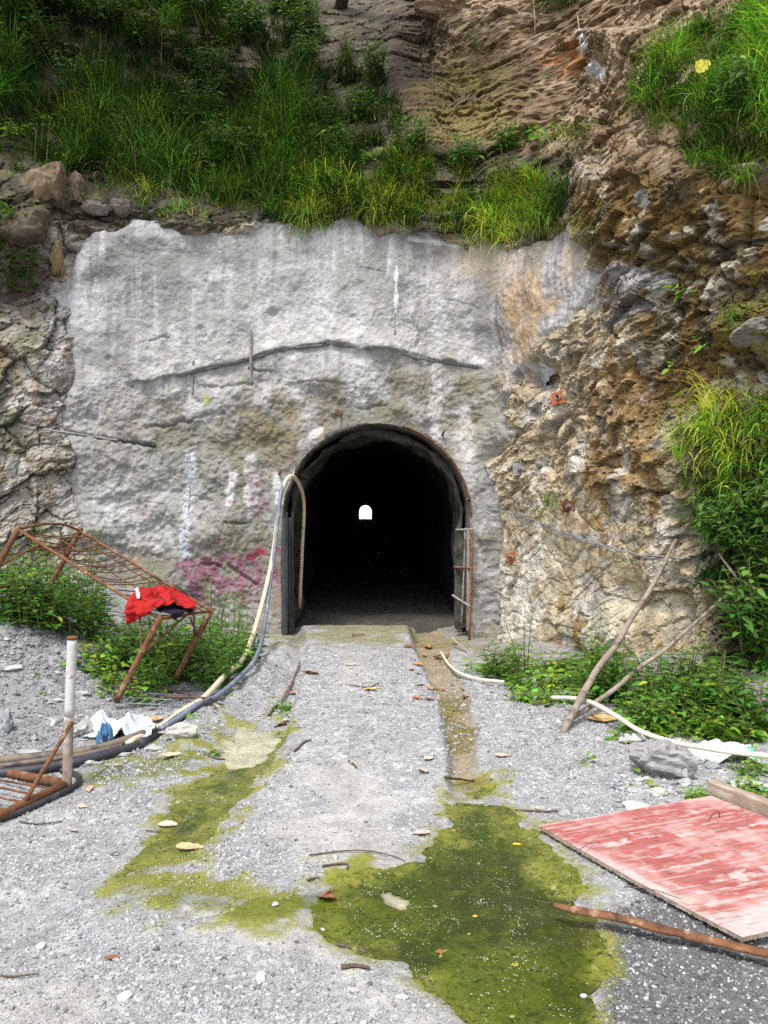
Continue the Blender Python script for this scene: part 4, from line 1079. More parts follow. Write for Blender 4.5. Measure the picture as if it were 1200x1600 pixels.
# left thicket round the bed frame
for px, py, s in ((20, 975, 1.0), (60, 985, 1.05), (105, 985, 1.0), (40, 955, 1.1), (85, 950, 1.1), (130, 975, .9), (10, 930, 1.1), (120, 940, 1.0), (150, 1000, .7)):
    gplant('weed', px, py, s, 'dark leafy weed crowded beneath the high end of the rusty bed frame', 'plant', 'weeds under the high end of the bed frame')
for px, py, s in ((180, 1040, .85), (220, 1050, .9), (250, 1060, .95), (290, 1060, 1.0), (330, 1060, 1.0), (365, 1045, .9), (260, 1030, 1.0), (310, 1030, 1.05), (350, 1020, 1.0), (210, 1015, .9), (240, 1078, .7), (385, 1035, .7), (330, 1075, .7)):
    gplant('weed', px, py, s, 'leafy weed crowded between the low end of the bed frame and the hoses', 'plant', 'weeds under the low end of the bed frame')
for px, py, s in ((150, 1050, .9), (175, 1070, .8), (200, 1085, .8), (160, 1030, .9), (225, 1095, .6)):
    gplant('low', px, py, s, 'low bright weed behind the grey painted post', 'plant', 'low weeds behind the grey post')
for px, py, s in ((340, 1000, .95), (370, 1000, .9), (320, 990, .9), (385, 1010, .7)):
    gplant('tall', px, py, s, 'tall flowering weed against the scrawled concrete behind the red cloth', 'plant', 'tall weeds below the scrawl')
for px, py, s in ((70, 930, 1.0), (130, 920, .9), (30, 900, 1.0), (215, 960, .8)):
    gplant('tall', px, py, s, 'tall thin weed poking up through the rusty bed frame', 'plant', 'tall weeds through the bed frame')
for px, py, s in ((60, 1050, .7), (80, 1085, .6), (35, 1160, .5), (420, 1090, .6), (440, 1115, .7), (455, 1132, .6), (345, 1085, .6), (310, 1120, .7), (690, 1108, .7)):
    gplant('sprout', px, py, s * 1.2, 'tiny sprout growing from the bare gravel', 'plant', 'sprouts in the gravel')
gplant('broad', 330, 1178, .35, 'flat green leaves lying at the edge of the trickle')
gplant('low', 445, 1108, .4, 'small weed by the bent stick on the left of the track')

# trees over the slope, top left; unseen crowns added to shade it
def tree(name, base, height, crown_c, crown_r, label, nleaf=8500):
    base = np.array(base); root = empty(name, base, label, 'tree')
    tr = MB(); top = np.array(crown_c) - base
    tr.tube(resample([(0, 0, -.3), top * .45 + np.array((.15, .1, .1)), top], 10), np.linspace(.13, .05, 10), 9, .08)
    tips = []
    for i in range(16):
        a = rng.uniform(0, 6.283); e = rng.uniform(-.2, .9)
        t = rng.uniform(.55, 1.0)
        st_ = top * t; tip = top + np.array((math.cos(a) * math.cos(e), math.sin(a) * math.cos(e), math.sin(e))) * crown_r * rng.uniform(.5, 1.0)
        tr.tube(resample([st_, (st_ + tip) / 2 + rng.normal(0, .1, 3), tip], 7), np.linspace(.04, .01, 7), 6); tips.append(tip); tips.append((st_ * .35 + tip * .65))
    tr.build('trunk', M['bark'], root)
    tips = np.array(tips); n = nleaf
    idx = rng.integers(0, len(tips), n)
    P = tips[idx] + rng.normal(0, .34, (n, 3)) * crown_r * .42
    D = rng.normal(0, 1, (n, 3)); D[:, 2] -= .4; L_ = rng.uniform(.07, .15, n)
    cl = leaf_cols(n, (.035, .085, .014), .3, .01)
    V, F3, F4, C = leaf_np(P, D, np.stack([rng.normal(0, .4, n), rng.normal(0, .4, n), np.ones(n)], 1), L_, L_ * .5, rng.uniform(0, .4, n), rng.uniform(.02, .15, n), cl)
    mesh_np('crown', V, [F3, F4], M['leaf'], root, C)
    return root
def slope_pt(x, z):
    s = float(np.interp(x, _pl[:, 0], _S)); a, b, c_, d_ = plan_at(np.array([s])); k = setback(a, np.array([float(z)]))
    return (float(a[0] - c_[0] * k[0]), float(b[0] - d_[0] * k[0]), z)
tree('shade_tree', slope_pt(-6.2, 9.6), 3, (-5.0, 10.9, 10.6), 2.3, 'dark leafy tree leaning over the slope at the top left corner')
tree('shade_tree', slope_pt(-5.4, 10.9), 3, (-4.3, 8.9, 12.7), 2.2, 'big unseen leafy tree added to shade the left end of the slope')
tree('shade_tree', slope_pt(-3.6, 10.8), 3, (-2.6, 10.2, 12.6), 2.2, 'unseen dark leafy tree added to shade the grass slope')
tree('shade_tree', slope_pt(-0.9, 11.6), 3, (0.0, 10.6, 13.0), 1.9, 'unseen dark leafy tree added to shade the rock at the top centre')
# ------------------------------------------------------------------ rocks
def rock_mesh(r, seed, size=(1, 1, .7), cuts=12, base=ICO3, noise=.10):
    g = np.random.default_rng(seed); V = base[0].copy()
    N_ = g.normal(0, 1, (cuts, 3)); N_ /= np.linalg.norm(N_, axis=1)[:, None]; D_ = g.uniform(.45, .82, cuts)
    dots = V @ N_.T
    t = np.where(dots > 1e-3, D_[None] / np.maximum(dots, 1e-3), 9).min(1)
    V = V * np.minimum(t, 1.0)[:, None]
    V += (base[0] * ((fbm(base[0][:, 0] * 2 + seed, base[0][:, 1] * 2 + base[0][:, 2] * 1.3, .7, 5, seed) * noise + facets(base[0][:, 0] + seed, base[0][:, 2] + base[0][:, 1] * .6, .45, .28, seed)[0] * noise))[:, None])
    return V * np.array(size) * r, base[1]

def rock(p, r, seed, label, size=(1, 1, .7), rz=0.0, col=(.33, .325, .31), name='rock', group=None, tilt=0.0, cuts=12, base=None, sink=.25):
    V, F = rock_mesh(r, seed, size, cuts, base or ICO3)
    o = mesh_np(name, V, [F], M['stone'], None, np.tile(col, (len(V), 1)) * (1 + .1 * rng.normal(0, 1)), False)
    o.location = np.array(p) + np.array((0, 0, r * size[2] * (1 - 2 * sink) * .8)); o.rotation_euler = (tilt, tilt * .5, rz)
    return tag(o, label, 'rock', group)

GRY = (.40, .395, .385); DGR = (.25, .26, .27); TAN = (.30, .25, .19)
rock(G(1032, 1212), .22, 3, 'long flat grey slab of rock lying by the white pipe on the right', (1.3, .65, .75), -.32, (.30, .295, .285), base=ICO4, cuts=16, sink=.10)
rock(G(985, 1160), .09, 5, 'grey stone tucked behind the long flat slab', (1.3, .8, .5), .2, GRY)
rock(G(1068, 1226), .045, 6, 'pale stone at the lower end of the long slab', (1.1, .8, .7), .4, (.46, .45, .43))
rock(G(1090, 1195), .055, 8, 'rounded grey stone between the slab and the green printed sack', (1, .8, .8), 1.0, GRY)
rock(G(1112, 1200), .05, 9, 'small grey stone under the front of the green printed sack', (1, .8, .7), .3, DGR)
rock(G(968, 1233), .055, 12, 'dark edged grey stone left of the yellow green sprout by the slab', (.9, .7, .6), .3, DGR)
rock(G(990, 1262), .075, 14, 'pale flat stone close to the far edge of the red board', (1.2, .8, .35), .3, (.48, .48, .47))
rock(G(1030, 1240), .075, 15, 'flat buff stone between the slab and the red board', (1.2, .7, .4), -.2, (.42, .40, .35))
rock(G(1040, 1262), .05, 16, 'grey chip of stone beside the flat buff stone', (1.2, .8, .4), .9, GRY)
rock(G(8, 1143), .12, 21, 'dark grey boulder cut by the left edge of the photo', (.85, .8, 1.0), .2, DGR)
rock(G(133, 1147), .105, 22, 'pale boulder behind the grey painted post', (1.0, .8, .8), .9, (.43, .42, .39))
rock(G(278, 1148), .13, 23, 'flat topped pale rock where the hoses reach the ground', (1.15, .8, .5), .1, (.42, .40, .36))
rock(G(240, 1172), .07, 24, 'flat stone below the dark hose bend', (1.2, .7, .4), .4, (.36, .36, .32))
rock(G(84, 1133), .045, 25, 'white chip of stone on the scree left of the post', (.7, .5, .9), .4, (.55, .55, .54))
rock(G(50, 1180), .085, 26, 'flat pale stone behind the black pipe on the left', (1.4, .6, .35), .1, GRY)
rock(G(135, 1195), .075, 27, 'flat grey stone beside the dark hose near the post', (1.4, .6, .35), .3, (.36, .36, .34))
rock(G(22, 1045), .07, 28, 'flat grey stone high on the scree at the left', (1.3, .8, .4), .4, GRY)
rock(G(178, 1197), .05, 29, 'thin stone at the mossy edge left of the trickle', (1.3, .6, .35), .6, (.36, .35, .3))
rock(G(130, 1085), .06, 30, 'long flat stone behind the grey painted post top', (1.5, .6, .4), .0, GRY)
for k, (px, py, r_) in enumerate([(64, 1481, .026), (195, 1560, .03), (408, 1530, .032), (505, 1455, .016), (630, 1560, .02), (430, 1415, .018), (75, 1510, .015), (525, 1300, .016), (915, 1560, .018), (250, 1470, .014), (340, 1500, .018), (150, 1530, .015)]):
    rock(G(px, py), r_, 40 + k, 'small pale stone lying on the gravel in the foreground', (1.1, .8, .5), k * .7, (.52, .52, .51), 'stone', 'pale stones in the foreground gravel')
for k in range(26):
    px, py = rng.uniform(960, 1110), rng.uniform(1205, 1262)
    rock(G(px, py), rng.uniform(.018, .04), 60 + k, 'small angular stone in the rubble between slab and red board', (1.2, .8, .5), k * .7, GRY if k % 2 else DGR, 'stone', 'rubble between slab and board')
for k in range(34):
    px, py = rng.uniform(-10, 240), rng.uniform(1020, 1185)
    rock(G(px, py), rng.uniform(.02, .05), 90 + k, 'small angular chip of rock lying on the dark scree', (1.3, .8, .45), k * .7, GRY if k % 3 else DGR, 'stone', 'rock chips on the scree')
# blocks along the top of the concrete and the outcrop on the left
def wrock(px, py, r, seed, label, size=(1, .8, .9), rz=0., col=TAN, tilt=0., off=-.05):
    p, n_ = W(px, py, off); return rock(p, r, seed, label, size, rz, col, tilt=tilt, cuts=7, base=ICO4, sink=.62)
wrock(75, 282, .34, 131, 'large tan pointed boulder on top of the outcrop at the left', (.8, .8, 1.05), .3, (.22, .16, .10), .25)
wrock(118, 292, .22, 132, 'brown pointed boulder just right of the large tan one', (.6, .8, 1.1), .9, (.13, .10, .07), -.2)
wrock(38, 352, .40, 133, 'big dark slab sided boulder overhanging the bushy hollow', (1.0, .8, .9), .5, (.085, .066, .044), -.5)
wrock(92, 400, .26, 134, 'ochre streaked boulder at the upper left corner of the concrete', (.45, .7, 1.2), .2, (.24, .18, .09), .15)
wrock(190, 320, .16, 135, 'grey angular block on the concrete top edge, fourth from the left', (.9, .8, .9), .2, (.14, .12, .10))
wrock(150, 325, .15, 136, 'grey brown broken block beside the pointed boulders', (1.2, .8, .7), .7, (.16, .14, .12))
wrock(235, 322, .13, 137, 'dark split rock above the concrete with a hollow on its left', (1, .8, .9), .3, (.11, .10, .085))
wrock(262, 305, .12, 138, 'brown block under the overhanging grass above the concrete', (.8, .8, 1), .4, (.14, .105, .07))
wrock(310, 322, .12, 139, 'small dark block half buried in soil above the concrete', (1.3, .8, .7), .4, (.12, .10, .075))
wrock(375, 335, .12, 140, 'dark lump of rock under the grass above the concrete', (1.5, .8, .6), .2, (.17, .15, .12))
wrock(426, 342, .10, 141, 'nearly black stone left of the long hanging grass tuft', (1.1, .8, .8), .2, (.10, .09, .08))
wrock(1180, 515, .22, 142, 'smooth grey block jutting from the brown cliff at the right edge', (1.1, .8, .5), .3, (.17, .155, .13), -.3, off=-.12)
wrock(700, 15, .4, 143, 'brown overhanging block at the top centre of the cliff', (1.6, .7, .6), .1, (.20, .14, .09), .2)

# ------------------------------------------------------------------ rusty bed frame
def build_bed():
    D = np.array((-1.74, 6.2, .77)); C = np.array((-1.515, 7.0, .735)); A = np.array((-3.16, 6.9, 1.45)); B = np.array((-2.93, 7.7, 1.42))
    base = np.array((-2.4, 6.9, .3))
    root = empty('bed_frame', base, 'rusty tube bed frame with bare slats tilted over the weeds', 'bed frame')
    leg = np.array((-.32, -.06, -.63))
    mp = M['rust']
    def part(name, pts, r, n=10, sides=10, rough=.04, mat=mp, curve=False):
        mb = MB(); mb.tube(resample(pts, n) if not curve else pts, r, sides, rough); return mb.build(name, mat, root, True, base)
    up = -leg / np.linalg.norm(leg) * .03
    for P, k in ((D, 1.0), (C, .95), (A, 1.0), (B, 1.05)):
        part('leg', [P + up, P + leg * k], .026)
    part('side_rail', [A, D], .013); part('side_rail', [B, C], .014)
    e = (A - D) / np.linalg.norm(A - D); w_ = (C - D)
    part('end_rail', [D, C], .013)
    part('end_rail', resample([A, A + w_ * .35 + np.array((0, 0, .05)), A + w_ * .7 + np.array((0, 0, .06)), B], 16), .011, curve=True)
    mb = MB()
    for k in range(19):
        t = (k + .6) / 19.6
        p = A * (1 - t) + D * t; q = B * (1 - t) + C * t
        bow = np.array((0, 0, .02 * math.sin(k * 1.7)))
        mb.tube(resample([p, (p + q) / 2 - np.array((0, 0, .035)) + bow, q], 9), .0058, 6, .05)
    for f in (.90, .5):
        mb.tube(resample([A + w_ * f - (0, 0, .02), (A + D) / 2 + w_ * f - np.array((0, 0, .04)), D + w_ * f - (0, 0, .01)], 12), .0055, 6, .05)
    mb.build('slat_grid', mp, root, True, base)
    # braces at the ends
    for (P, Q) in ((D + leg * .42, D + e * .22), (C + leg * .42, C + e * .22), (A + leg * .5, A - e * .3), (B + leg * .45, B - e * .28),
                   (D + leg * .45, D + w_ * .5), (B + leg * .4, B + w_ * -.35), (C + leg * .35, C - w_ * .4 + leg * .05)):
        part('brace', [P, Q], .0085, 6, 7)
    part('cross_bar', [A + leg * .8, B + leg * .8], .012)
    part('cross_bar', [A + leg * .35, B + leg * .2], .008)
    return D, C, A, B
BD, BC, BA, BB = build_bed()

def build_cloth():
    nrm = np.cross(BC - BD, BA - BD); nrm /= np.linalg.norm(nrm); nrm = nrm if nrm[2] > 0 else -nrm
    base = at(250, 945, 6.5)
    root = empty('red_jacket', base, 'red cloth jacket with dark lining thrown over the low end of the bed frame', 'jacket')
    def put(name, outline, mat, lift, seed, amp, th=.007, nr=34, nt=150):
        O = np.array(outline, float); O = np.vstack([O, O[:1]])
        seg = np.concatenate([[0], np.cumsum(np.linalg.norm(np.diff(O, axis=0), axis=1))]); tt = np.linspace(0, seg[-1], nt + 1)[:-1]
        E = np.stack([np.interp(tt, seg, O[:, 0]), np.interp(tt, seg, O[:, 1])], 1)
        for _ in range(2): E = (np.roll(E, 1, 0) + 2 * E + np.roll(E, -1, 0)) / 4
        cen = E.mean(0); rr = np.linspace(0.02, 1, nr)
        Pp = cen + (E - cen)[None] * rr[:, None, None]
        u, v = Pp[..., 0], Pp[..., 1]
        dx, dy, dz = (u - 600) / FPX, np.ones_like(u), (800 - v) / FPX
        num = (BD - np.array((0, 0, CAM_Z))) @ nrm
        dpl = num / np.minimum(dx * nrm[0] + dy * nrm[1] + dz * nrm[2], -1e-3)
        rail = np.where(u < 250, 6.2 + (250 - u) / 222 * .7, 6.2 + (u - 250) / 80 * .8)
        d = np.clip(dpl, rail - .035, rail + .75)
        hang = smooth((rail - .0 - dpl) / .25)
        P = np.stack([dx * d, d, CAM_Z + dz * d], -1)
        su, sv = u / 200.0, v / 200.0
        f = amp * (np.abs(fbm(su * 3.2 + sv * 2.4, sv * 5 - su * 1.5, .5, 3, seed)) * 1.5 + .5 * (1 - np.abs(fbm(su * 2 - sv * 4.5, su * 3 + sv * 2, .5, 2, seed + 4)) * 1.6))
        f += amp * .9 * hang * np.sin(u * .34 + 2 * fbm(su, sv, .3, 2, seed + 7))
        P = P + nrm * (lift + f * (1 - hang))[..., None] + np.array((-.2, -1, 0)) * ((f + .01) * hang)[..., None]
        idx = np.arange(nr * nt).reshape(nr, nt)
        q = np.stack([idx[:-1], np.roll(idx, -1, 1)[:-1], np.roll(idx, -1, 1)[1:], idx[1:]], -1).reshape(-1, 4)
        V = np.vstack([P.reshape(-1, 3), P[0].mean(0)[None]])
        F3 = np.array([(nr * nt, (k + 1) % nt, k) for k in range(nt)])
        o = mesh_np(name, V - base, [q, F3], mat, root)
        md = o.modifiers.new('thickness', 'SOLIDIFY'); md.thickness = th; md.offset = 0
        return o
    put('lining', [(232, 930), (250, 924), (272, 923), (290, 930), (301, 945), (300, 958), (284, 964), (272, 972), (262, 964), (248, 960), (236, 945)], M['navy_cloth'], .012, 3, .016)
    put('outer_cloth', [(203, 936), (216, 928), (230, 925), (243, 922), (254, 927), (268, 926), (281, 930), (292, 943), (302, 954), (303, 961), (294, 963), (283, 957), (272, 953), (262, 957), (248, 958), (238, 960), (226, 968), (212, 975), (200, 981), (198, 962), (200, 946)], M['red_cloth'], .034, 9, .036)
    put('pale_patch', [(205, 934), (209, 933), (213, 950), (210, 952), (206, 945)], M['white_cloth'], .085, 9, .01, .003, 6, 30)
build_cloth()

# ------------------------------------------------------------------ second frame lying at the lower left
def build_frame2():
    P0 = G(104, 1234, .035); a = np.array((-.92, .38, .0)); a /= np.linalg.norm(a); b = G(-30, 1302, .04) - P0; bl = np.linalg.norm(b); b /= bl
    root = empty('broken_bed_frame', P0, 'broken bed frame lying on the gravel with one grey painted post standing up', 'bed frame')
    def part(name, pts, r, mat=M['rust'], n=10, sides=10, rough=.04):
        mb = MB(); mb.tube(resample(pts, n), r, sides, rough); return mb.build(name, mat, root, True, P0)
    top = at(113, 995, P0[1] + .02)
    mid = P0 + (top - P0) * .46
    part('post', [mid, top], .0285, M['grey_paint']); part('post_foot', [P0 - (0, 0, .03), mid + (top - P0) * .004], .0275, M['rust_pale'], rough=.05)
    mb = MB(); mb.tube([top - (top - P0) * .02, top + (top - P0) * .004], .0305, 12); mb.build('post_cap', M['rust'], root, True, P0)
    part('end_tube', [P0 + b * .02, P0 + b * 1.3], .026); part('side_tube', [P0 + a * .02, P0 + a * 1.9 + (0, 0, .03)], .026)
    mb = MB()
    for k in range(9):
        t = .10 + k * .115
        p = P0 + b * t; mb.tube(resample([p, p + a * .7 + (0, 0, .015 * math.sin(k)), p + a * 1.9 + (0, 0, .02)], 8), .0065, 6, .05)
    mb.tube(resample([P0 + a * .55, P0 + a * .5 + b * 1.2], 5), .008, 6)
    mb.build('slat_grid', M['rust'], root, True, P0)
    q = P0 + b * .33 + (0, -.02, .02)
    part('brace', [q, at(113, 1128, P0[1] - .03)], .0125)
    return root
build_frame2()

# ------------------------------------------------------------------ hoses and pipes
def hose(name, pts, r, mat, label, cat='hose', n=60, sides=10, rough=.0):
    mb = MB(); P = resample(pts, n); p0 = P[0].copy()
    mb.tube(P, r, sides, rough); o = mb.build(name, mat, None, True, p0); o.location = p0
    return tag(o, label, cat)
hose('hose', [at(468, 950, 11.2), at(472, 860, 11.0), at(475, 790, 10.75), at(468, 758, 10.35), at(455, 744, 9.95), at(443, 760, 9.85), at(434, 810, 9.7), at(424, 880, 9.4), at(405, 960, 8.8), at(382, 1025, 7.75), G(352, 1071, .09)] + [G(318, 1097, .03), G(290, 1114, .03), G(255, 1140, .03), G(225, 1158, .05), G(200, 1172, .04)],
     .025, M['hose_cream'], 'cream hose looping out of the tunnel mouth down to the ground', n=90)
hose('hose', [at(446, 748, 9.95), at(438, 775, 9.75), at(430, 850, 9.5), at(421, 920, 9.2), at(411, 990, 8.6), G(400, 1044, .10), G(377, 1068, .07)] + [G(340, 1095, .04), G(305, 1111, .035), G(280, 1130, .04), G(250, 1150, .05)],
     .022, M['hose_blue'], 'blue grey hose hanging beside the cream hose left of the tunnel', n=80)
hose('pipe', [G(330, 1102, .03), G(285, 1125, .035), G(250, 1148, .03), G(215, 1170, .03), G(170, 1185, .03), G(110, 1200, .03), G(50, 1210, .03), G(-60, 1222, .03)], .028, M['hose_black'], 'black pipe curving along the ground to the left edge', 'pipe')
hose('pipe', [G(240, 1152, .06), G(205, 1165, .05), G(150, 1180, .04), G(80, 1190, .04), G(0, 1199, .04), G(-70, 1206, .04)], .030, M['hose_brown'], 'dusty brown pipe just behind the black one on the left', 'pipe')
hose('pipe', [G(190, 1172, .035), G(130, 1187, .03), G(60, 1198, .035), G(-60, 1215, .035)], .018, M['hose_brown'], 'thin dusty pipe squeezed between the black and brown pipes', 'pipe')
hose('hose', [G(-40, 1300, .02), G(30, 1275, .02), G(80, 1252, .02), G(118, 1232, .02), G(124, 1220, .02), G(112, 1212, .02), G(95, 1208, .02)], .016, M['hose_black'], 'black hose end bent round the foot of the grey post', n=50)
hose('pipe', [G(870, 1122, .20), G(900, 1122, .2), at(925, 1098, 6.05), at(965, 1120, 5.7), at(1000, 1142, 5.4), at(1050, 1159, 5.15), at(1110, 1170, 5.0), at(1160, 1177, 4.9), at(1240, 1185, 4.8)][2:] and
     [at(862, 1090, 6.5), at(895, 1091, 6.25), at(925, 1098, 6.0), at(965, 1120, 5.72), at(1000, 1142, 5.45), at(1050, 1159, 5.2), at(1110, 1170, 5.02), at(1160, 1177, 4.9), at(1240, 1185, 4.8)],
     .0165, M['pvc'], 'white plastic pipe running from the poles to the right edge', 'pipe')
hose('pipe', [G(688, 1022, .03), G(702, 1045, .04), G(722, 1060, .04), G(750, 1068, .04), G(788, 1074, .05)], .014, M['pvc'], 'short pale pipe lying by the gutter right of the track', 'pipe', 30)

# ------------------------------------------------------------------ poles and sticks
def stick(name, pts, r0, r1, label, mat='stick', n=26, knob=.12, cat='stick', group=None, sides=8):
    P = resample(pts, n); w_ = rng.normal(0, 1, (n, 3)); 
    for _ in range(3): w_[1:-1] = (w_[:-2] + w_[1:-1] + w_[2:]) / 3
    P = P + w_ * r0 * .5
    mb = MB(); mb.tube(P, np.linspace(r0, r1, n) * (1 + knob * np.sin(np.arange(n) * 2.1 + rng.random() * 6) * rng.random(n)), sides, .08)
    p0 = P[0].copy(); o = mb.build(name, M[mat], None, True, p0); o.location = p0
    return tag(o, label, cat, group)
pt, _ = W(1056, 843, .06); pm = at(975, 985, (G(880, 1143)[1] * .45 + pt[1] * .55))
stick('pole', [G(878, 1145, .0), at(925, 1062, G(878, 1145)[1] * .75 + pt[1] * .25), pm, at(1025, 905, G(878, 1145)[1] * .2 + pt[1] * .8), pt], .030, .019, 'thick weathered pole leaning steeply against the right rock face', 'stick', 30, cat='pole')
pt, _ = W(1145, 922, .12)
stick('pole', [G(888, 1132, .02), at(960, 1078, G(888, 1132)[1] * .72 + pt[1] * .28), at(1050, 1005, G(888, 1132)[1] * .35 + pt[1] * .65), pt], .022, .014, 'thinner weathered pole leaning low across the weeds on the right', 'stick', 30, cat='pole')
p1, _ = W(1125, 866, .15); p2, _ = W(1150, 900, .2); p3, _ = W(1180, 920, .2)
stick('branch', [p1, p2, p3], .012, .008, 'short bare branch hanging in the leaves at the right edge', cat='branch')
stick('stick', [G(418, 1120, .02), G(448, 1085, .035), G(468, 1040, .04)], .016, .010, 'bent grey stick on the gravel left of the track', sides=7)
for pts, r_, lab in (([(485, 1340), (520, 1334), (570, 1332), (615, 1340), (632, 1347)], .004, 'long thin dark twig curving across the pale silt'),
                     ([(503, 1356), (540, 1352), (543, 1360)], .006, 'short forked twig under the long curved twig'),
                     ([(480, 1378), (500, 1373)], .006, 'short dark twig by the neck of algae'),
                     ([(525, 1477), (560, 1486), (572, 1492)], .008, 'dark twig at the left rim of the puddle'),
                     ([(533, 1514), (560, 1512), (577, 1518)], .009, 'dark stick piece below the left rim of the puddle'),
                     ([(803, 1267), (845, 1270), (872, 1268)], .007, 'dark twig on the gravel above the red board corner'),
                     ([(545, 1190), (558, 1202)], .008, 'small dark twig in the middle of the track'),
                     ([(0, 1528), (30, 1529), (60, 1525)], .004, 'thin brown twig at the lower left edge'),
                     ([(462, 1175), (478, 1160), (488, 1158)], .009, 'crooked dark twig on the left side of the track'),
                     ([(540, 1070), (575, 1075), (592, 1068)], .008, 'thin twig by the yellow leaf on the track'),
                     ([(320, 1180), (335, 1186), (350, 1188)], .008, 'twig at the head of the trickle'),
                     ([(695, 1218), (740, 1222)], .009, 'dark stick lying across the gutter end'),
                     ([(30, 1286), (60, 1290), (95, 1286)], .005, 'thin twig on the gravel before the broken bed frame'),
                     ([(228, 1300), (300, 1305)], .003, 'hair thin twig on the gravel left of the trickle')):
    stick('twig', [G(a, b, .008) for a, b in pts], r_, r_ * .6, lab, 'twig', 12, .2, 'twig', None, 5)
for k, (a, b, c_, d_, r_) in enumerate([(205, 1078, 350, 1108, .010), (170, 1090, 340, 1112, .008), (215, 1100, 320, 1085, .008), (260, 1108, 350, 1098, .012), (180, 1082, 240, 1070, .008)]):
    stick('stick', [G(a, b, .10), G((a + c_) / 2, (b + d_) / 2, .07), G(c_, d_, .03)], r_, r_ * .7, 'thin brown stick lying in the tangle under the low bed leg', 'twig', 14, .2, 'stick', 'sticks under the low bed leg', 6)
# wire mesh scrap under the low leg of the bed
mb = MB(); g0 = G(185, 1108, .05); gu_ = G(262, 1112, .05) - g0; gv_ = G(240, 1092, .10) - g0
for k in range(6): mb.tube(resample([g0 + gu_ * (k / 5), g0 + gu_ * (k / 5) + gv_ * .6], 5), .0045, 5)
for k in range(3): mb.tube(resample([g0 + gv_ * .3 * k, g0 + gv_ * .3 * k + gu_], 5), .0045, 5)
o = mb.build('wire_mesh', M['wire'], None, True, g0); o.location = g0; tag(o, 'scrap of pale wire mesh on the ground beneath the low bed leg', 'wire mesh')
# roots on the upper rock
for pts, lab in (([(735, 105), (732, 150), (712, 165), (705, 180), (690, 190)], 'pale bare root snaking down the mossy rock at the upper centre'), ([(902, 20), (906, 60), (905, 85)], 'thin pale root hanging at the top right of centre'), ([(833, 0), (836, 30), (836, 52)], 'thin dark root hanging beside the dark grass beard'),
                 ([(605, 170), (612, 200), (606, 225), (620, 240)], 'bare pale branch on the rock right of the slope grass')):
    stick('root', [W(a, b, .04)[0] for a, b in pts], .011, .005, lab, 'root', 18, .25, 'root', None, 6)

# ------------------------------------------------------------------ sacks
def sack(px, py, rx, ry, h, seed, mat, label, base_lift=.0, rz=0., extra=None, name='plastic_sack'):
    p = G(px, py, base_lift); na, nb = 70, 60
    A_, B_ = np.meshgrid(np.linspace(-1, 1, na), np.linspace(-1, 1, nb), indexing='ij')
    # square sheet with rag edges, crumpled
    ex = A_ * (1 + .16 * fbm(B_ * 1.1 + seed, A_ * .2, .7, 3, seed)); ey = B_ * (1 + .2 * fbm(A_ * 1.1, B_ * .2 + seed, .7, 3, seed + 1))
    rr = np.sqrt(A_ ** 2 * .6 + B_ ** 2 * .6)
    rid = 1 - np.abs(fbm(A_ + seed, B_, .9, 3, seed + 2, .35)) * 1.6
    z = h * (np.clip(1.05 - rr ** 2, 0, 1) ** .6 * (.35 + .65 * rid)) + .10 * h * (1 - np.abs(fbm(A_, B_ + seed, .35, 2, seed + 3)) * 2)
    z = np.maximum(z, .0)
    X_ = ex * rx; Y_ = ey * ry
    c, s_ = math.cos(rz), math.sin(rz)
    V = np.stack([X_ * c - Y_ * s_, X_ * s_ + Y_ * c, z], -1).reshape(-1, 3)
    o = mesh_np(name, V, [grid_faces(na, nb)], M[mat]); o.location = p
    # bed the rim on the ground below it
    me = o.data; co_ = np.zeros(len(V) * 3, np.float32); me.vertices.foreach_get('co', co_); co_ = co_.reshape(-1, 3)
    gz = ground_fn(co_[:, 0] + p[0], co_[:, 1] + p[1])[0] - (p[2] - base_lift)
    co_[:, 2] += gz + .012; me.vertices.foreach_set('co', co_.ravel()); me.update()
    md = o.modifiers.new('thickness', 'SOLIDIFY'); md.thickness = .004
    return tag(o, label, 'sack')
s1 = sack(188, 1150, .235, .13, .15, 11, 'sack_blue', 'crumpled pale blue and white woven sack on the scree behind the pipes', rz=-.1)
s2 = sack(163, 1165, .055, .04, .15, 17, 'sack_deep', 'scrap of deep blue plastic standing up in front of the pale woven sack', rz=.5, name='plastic_scrap')
s3 = sack(1128, 1185, .20, .13, .10, 23, 'sack_green', 'crumpled white sack with green print lying under the white pipe', rz=-.2)
s4 = sack(1175, 1232, .12, .05, .03, 29, 'sack_green', 'flattened pale sack edge beyond the timber beam', rz=-.4)

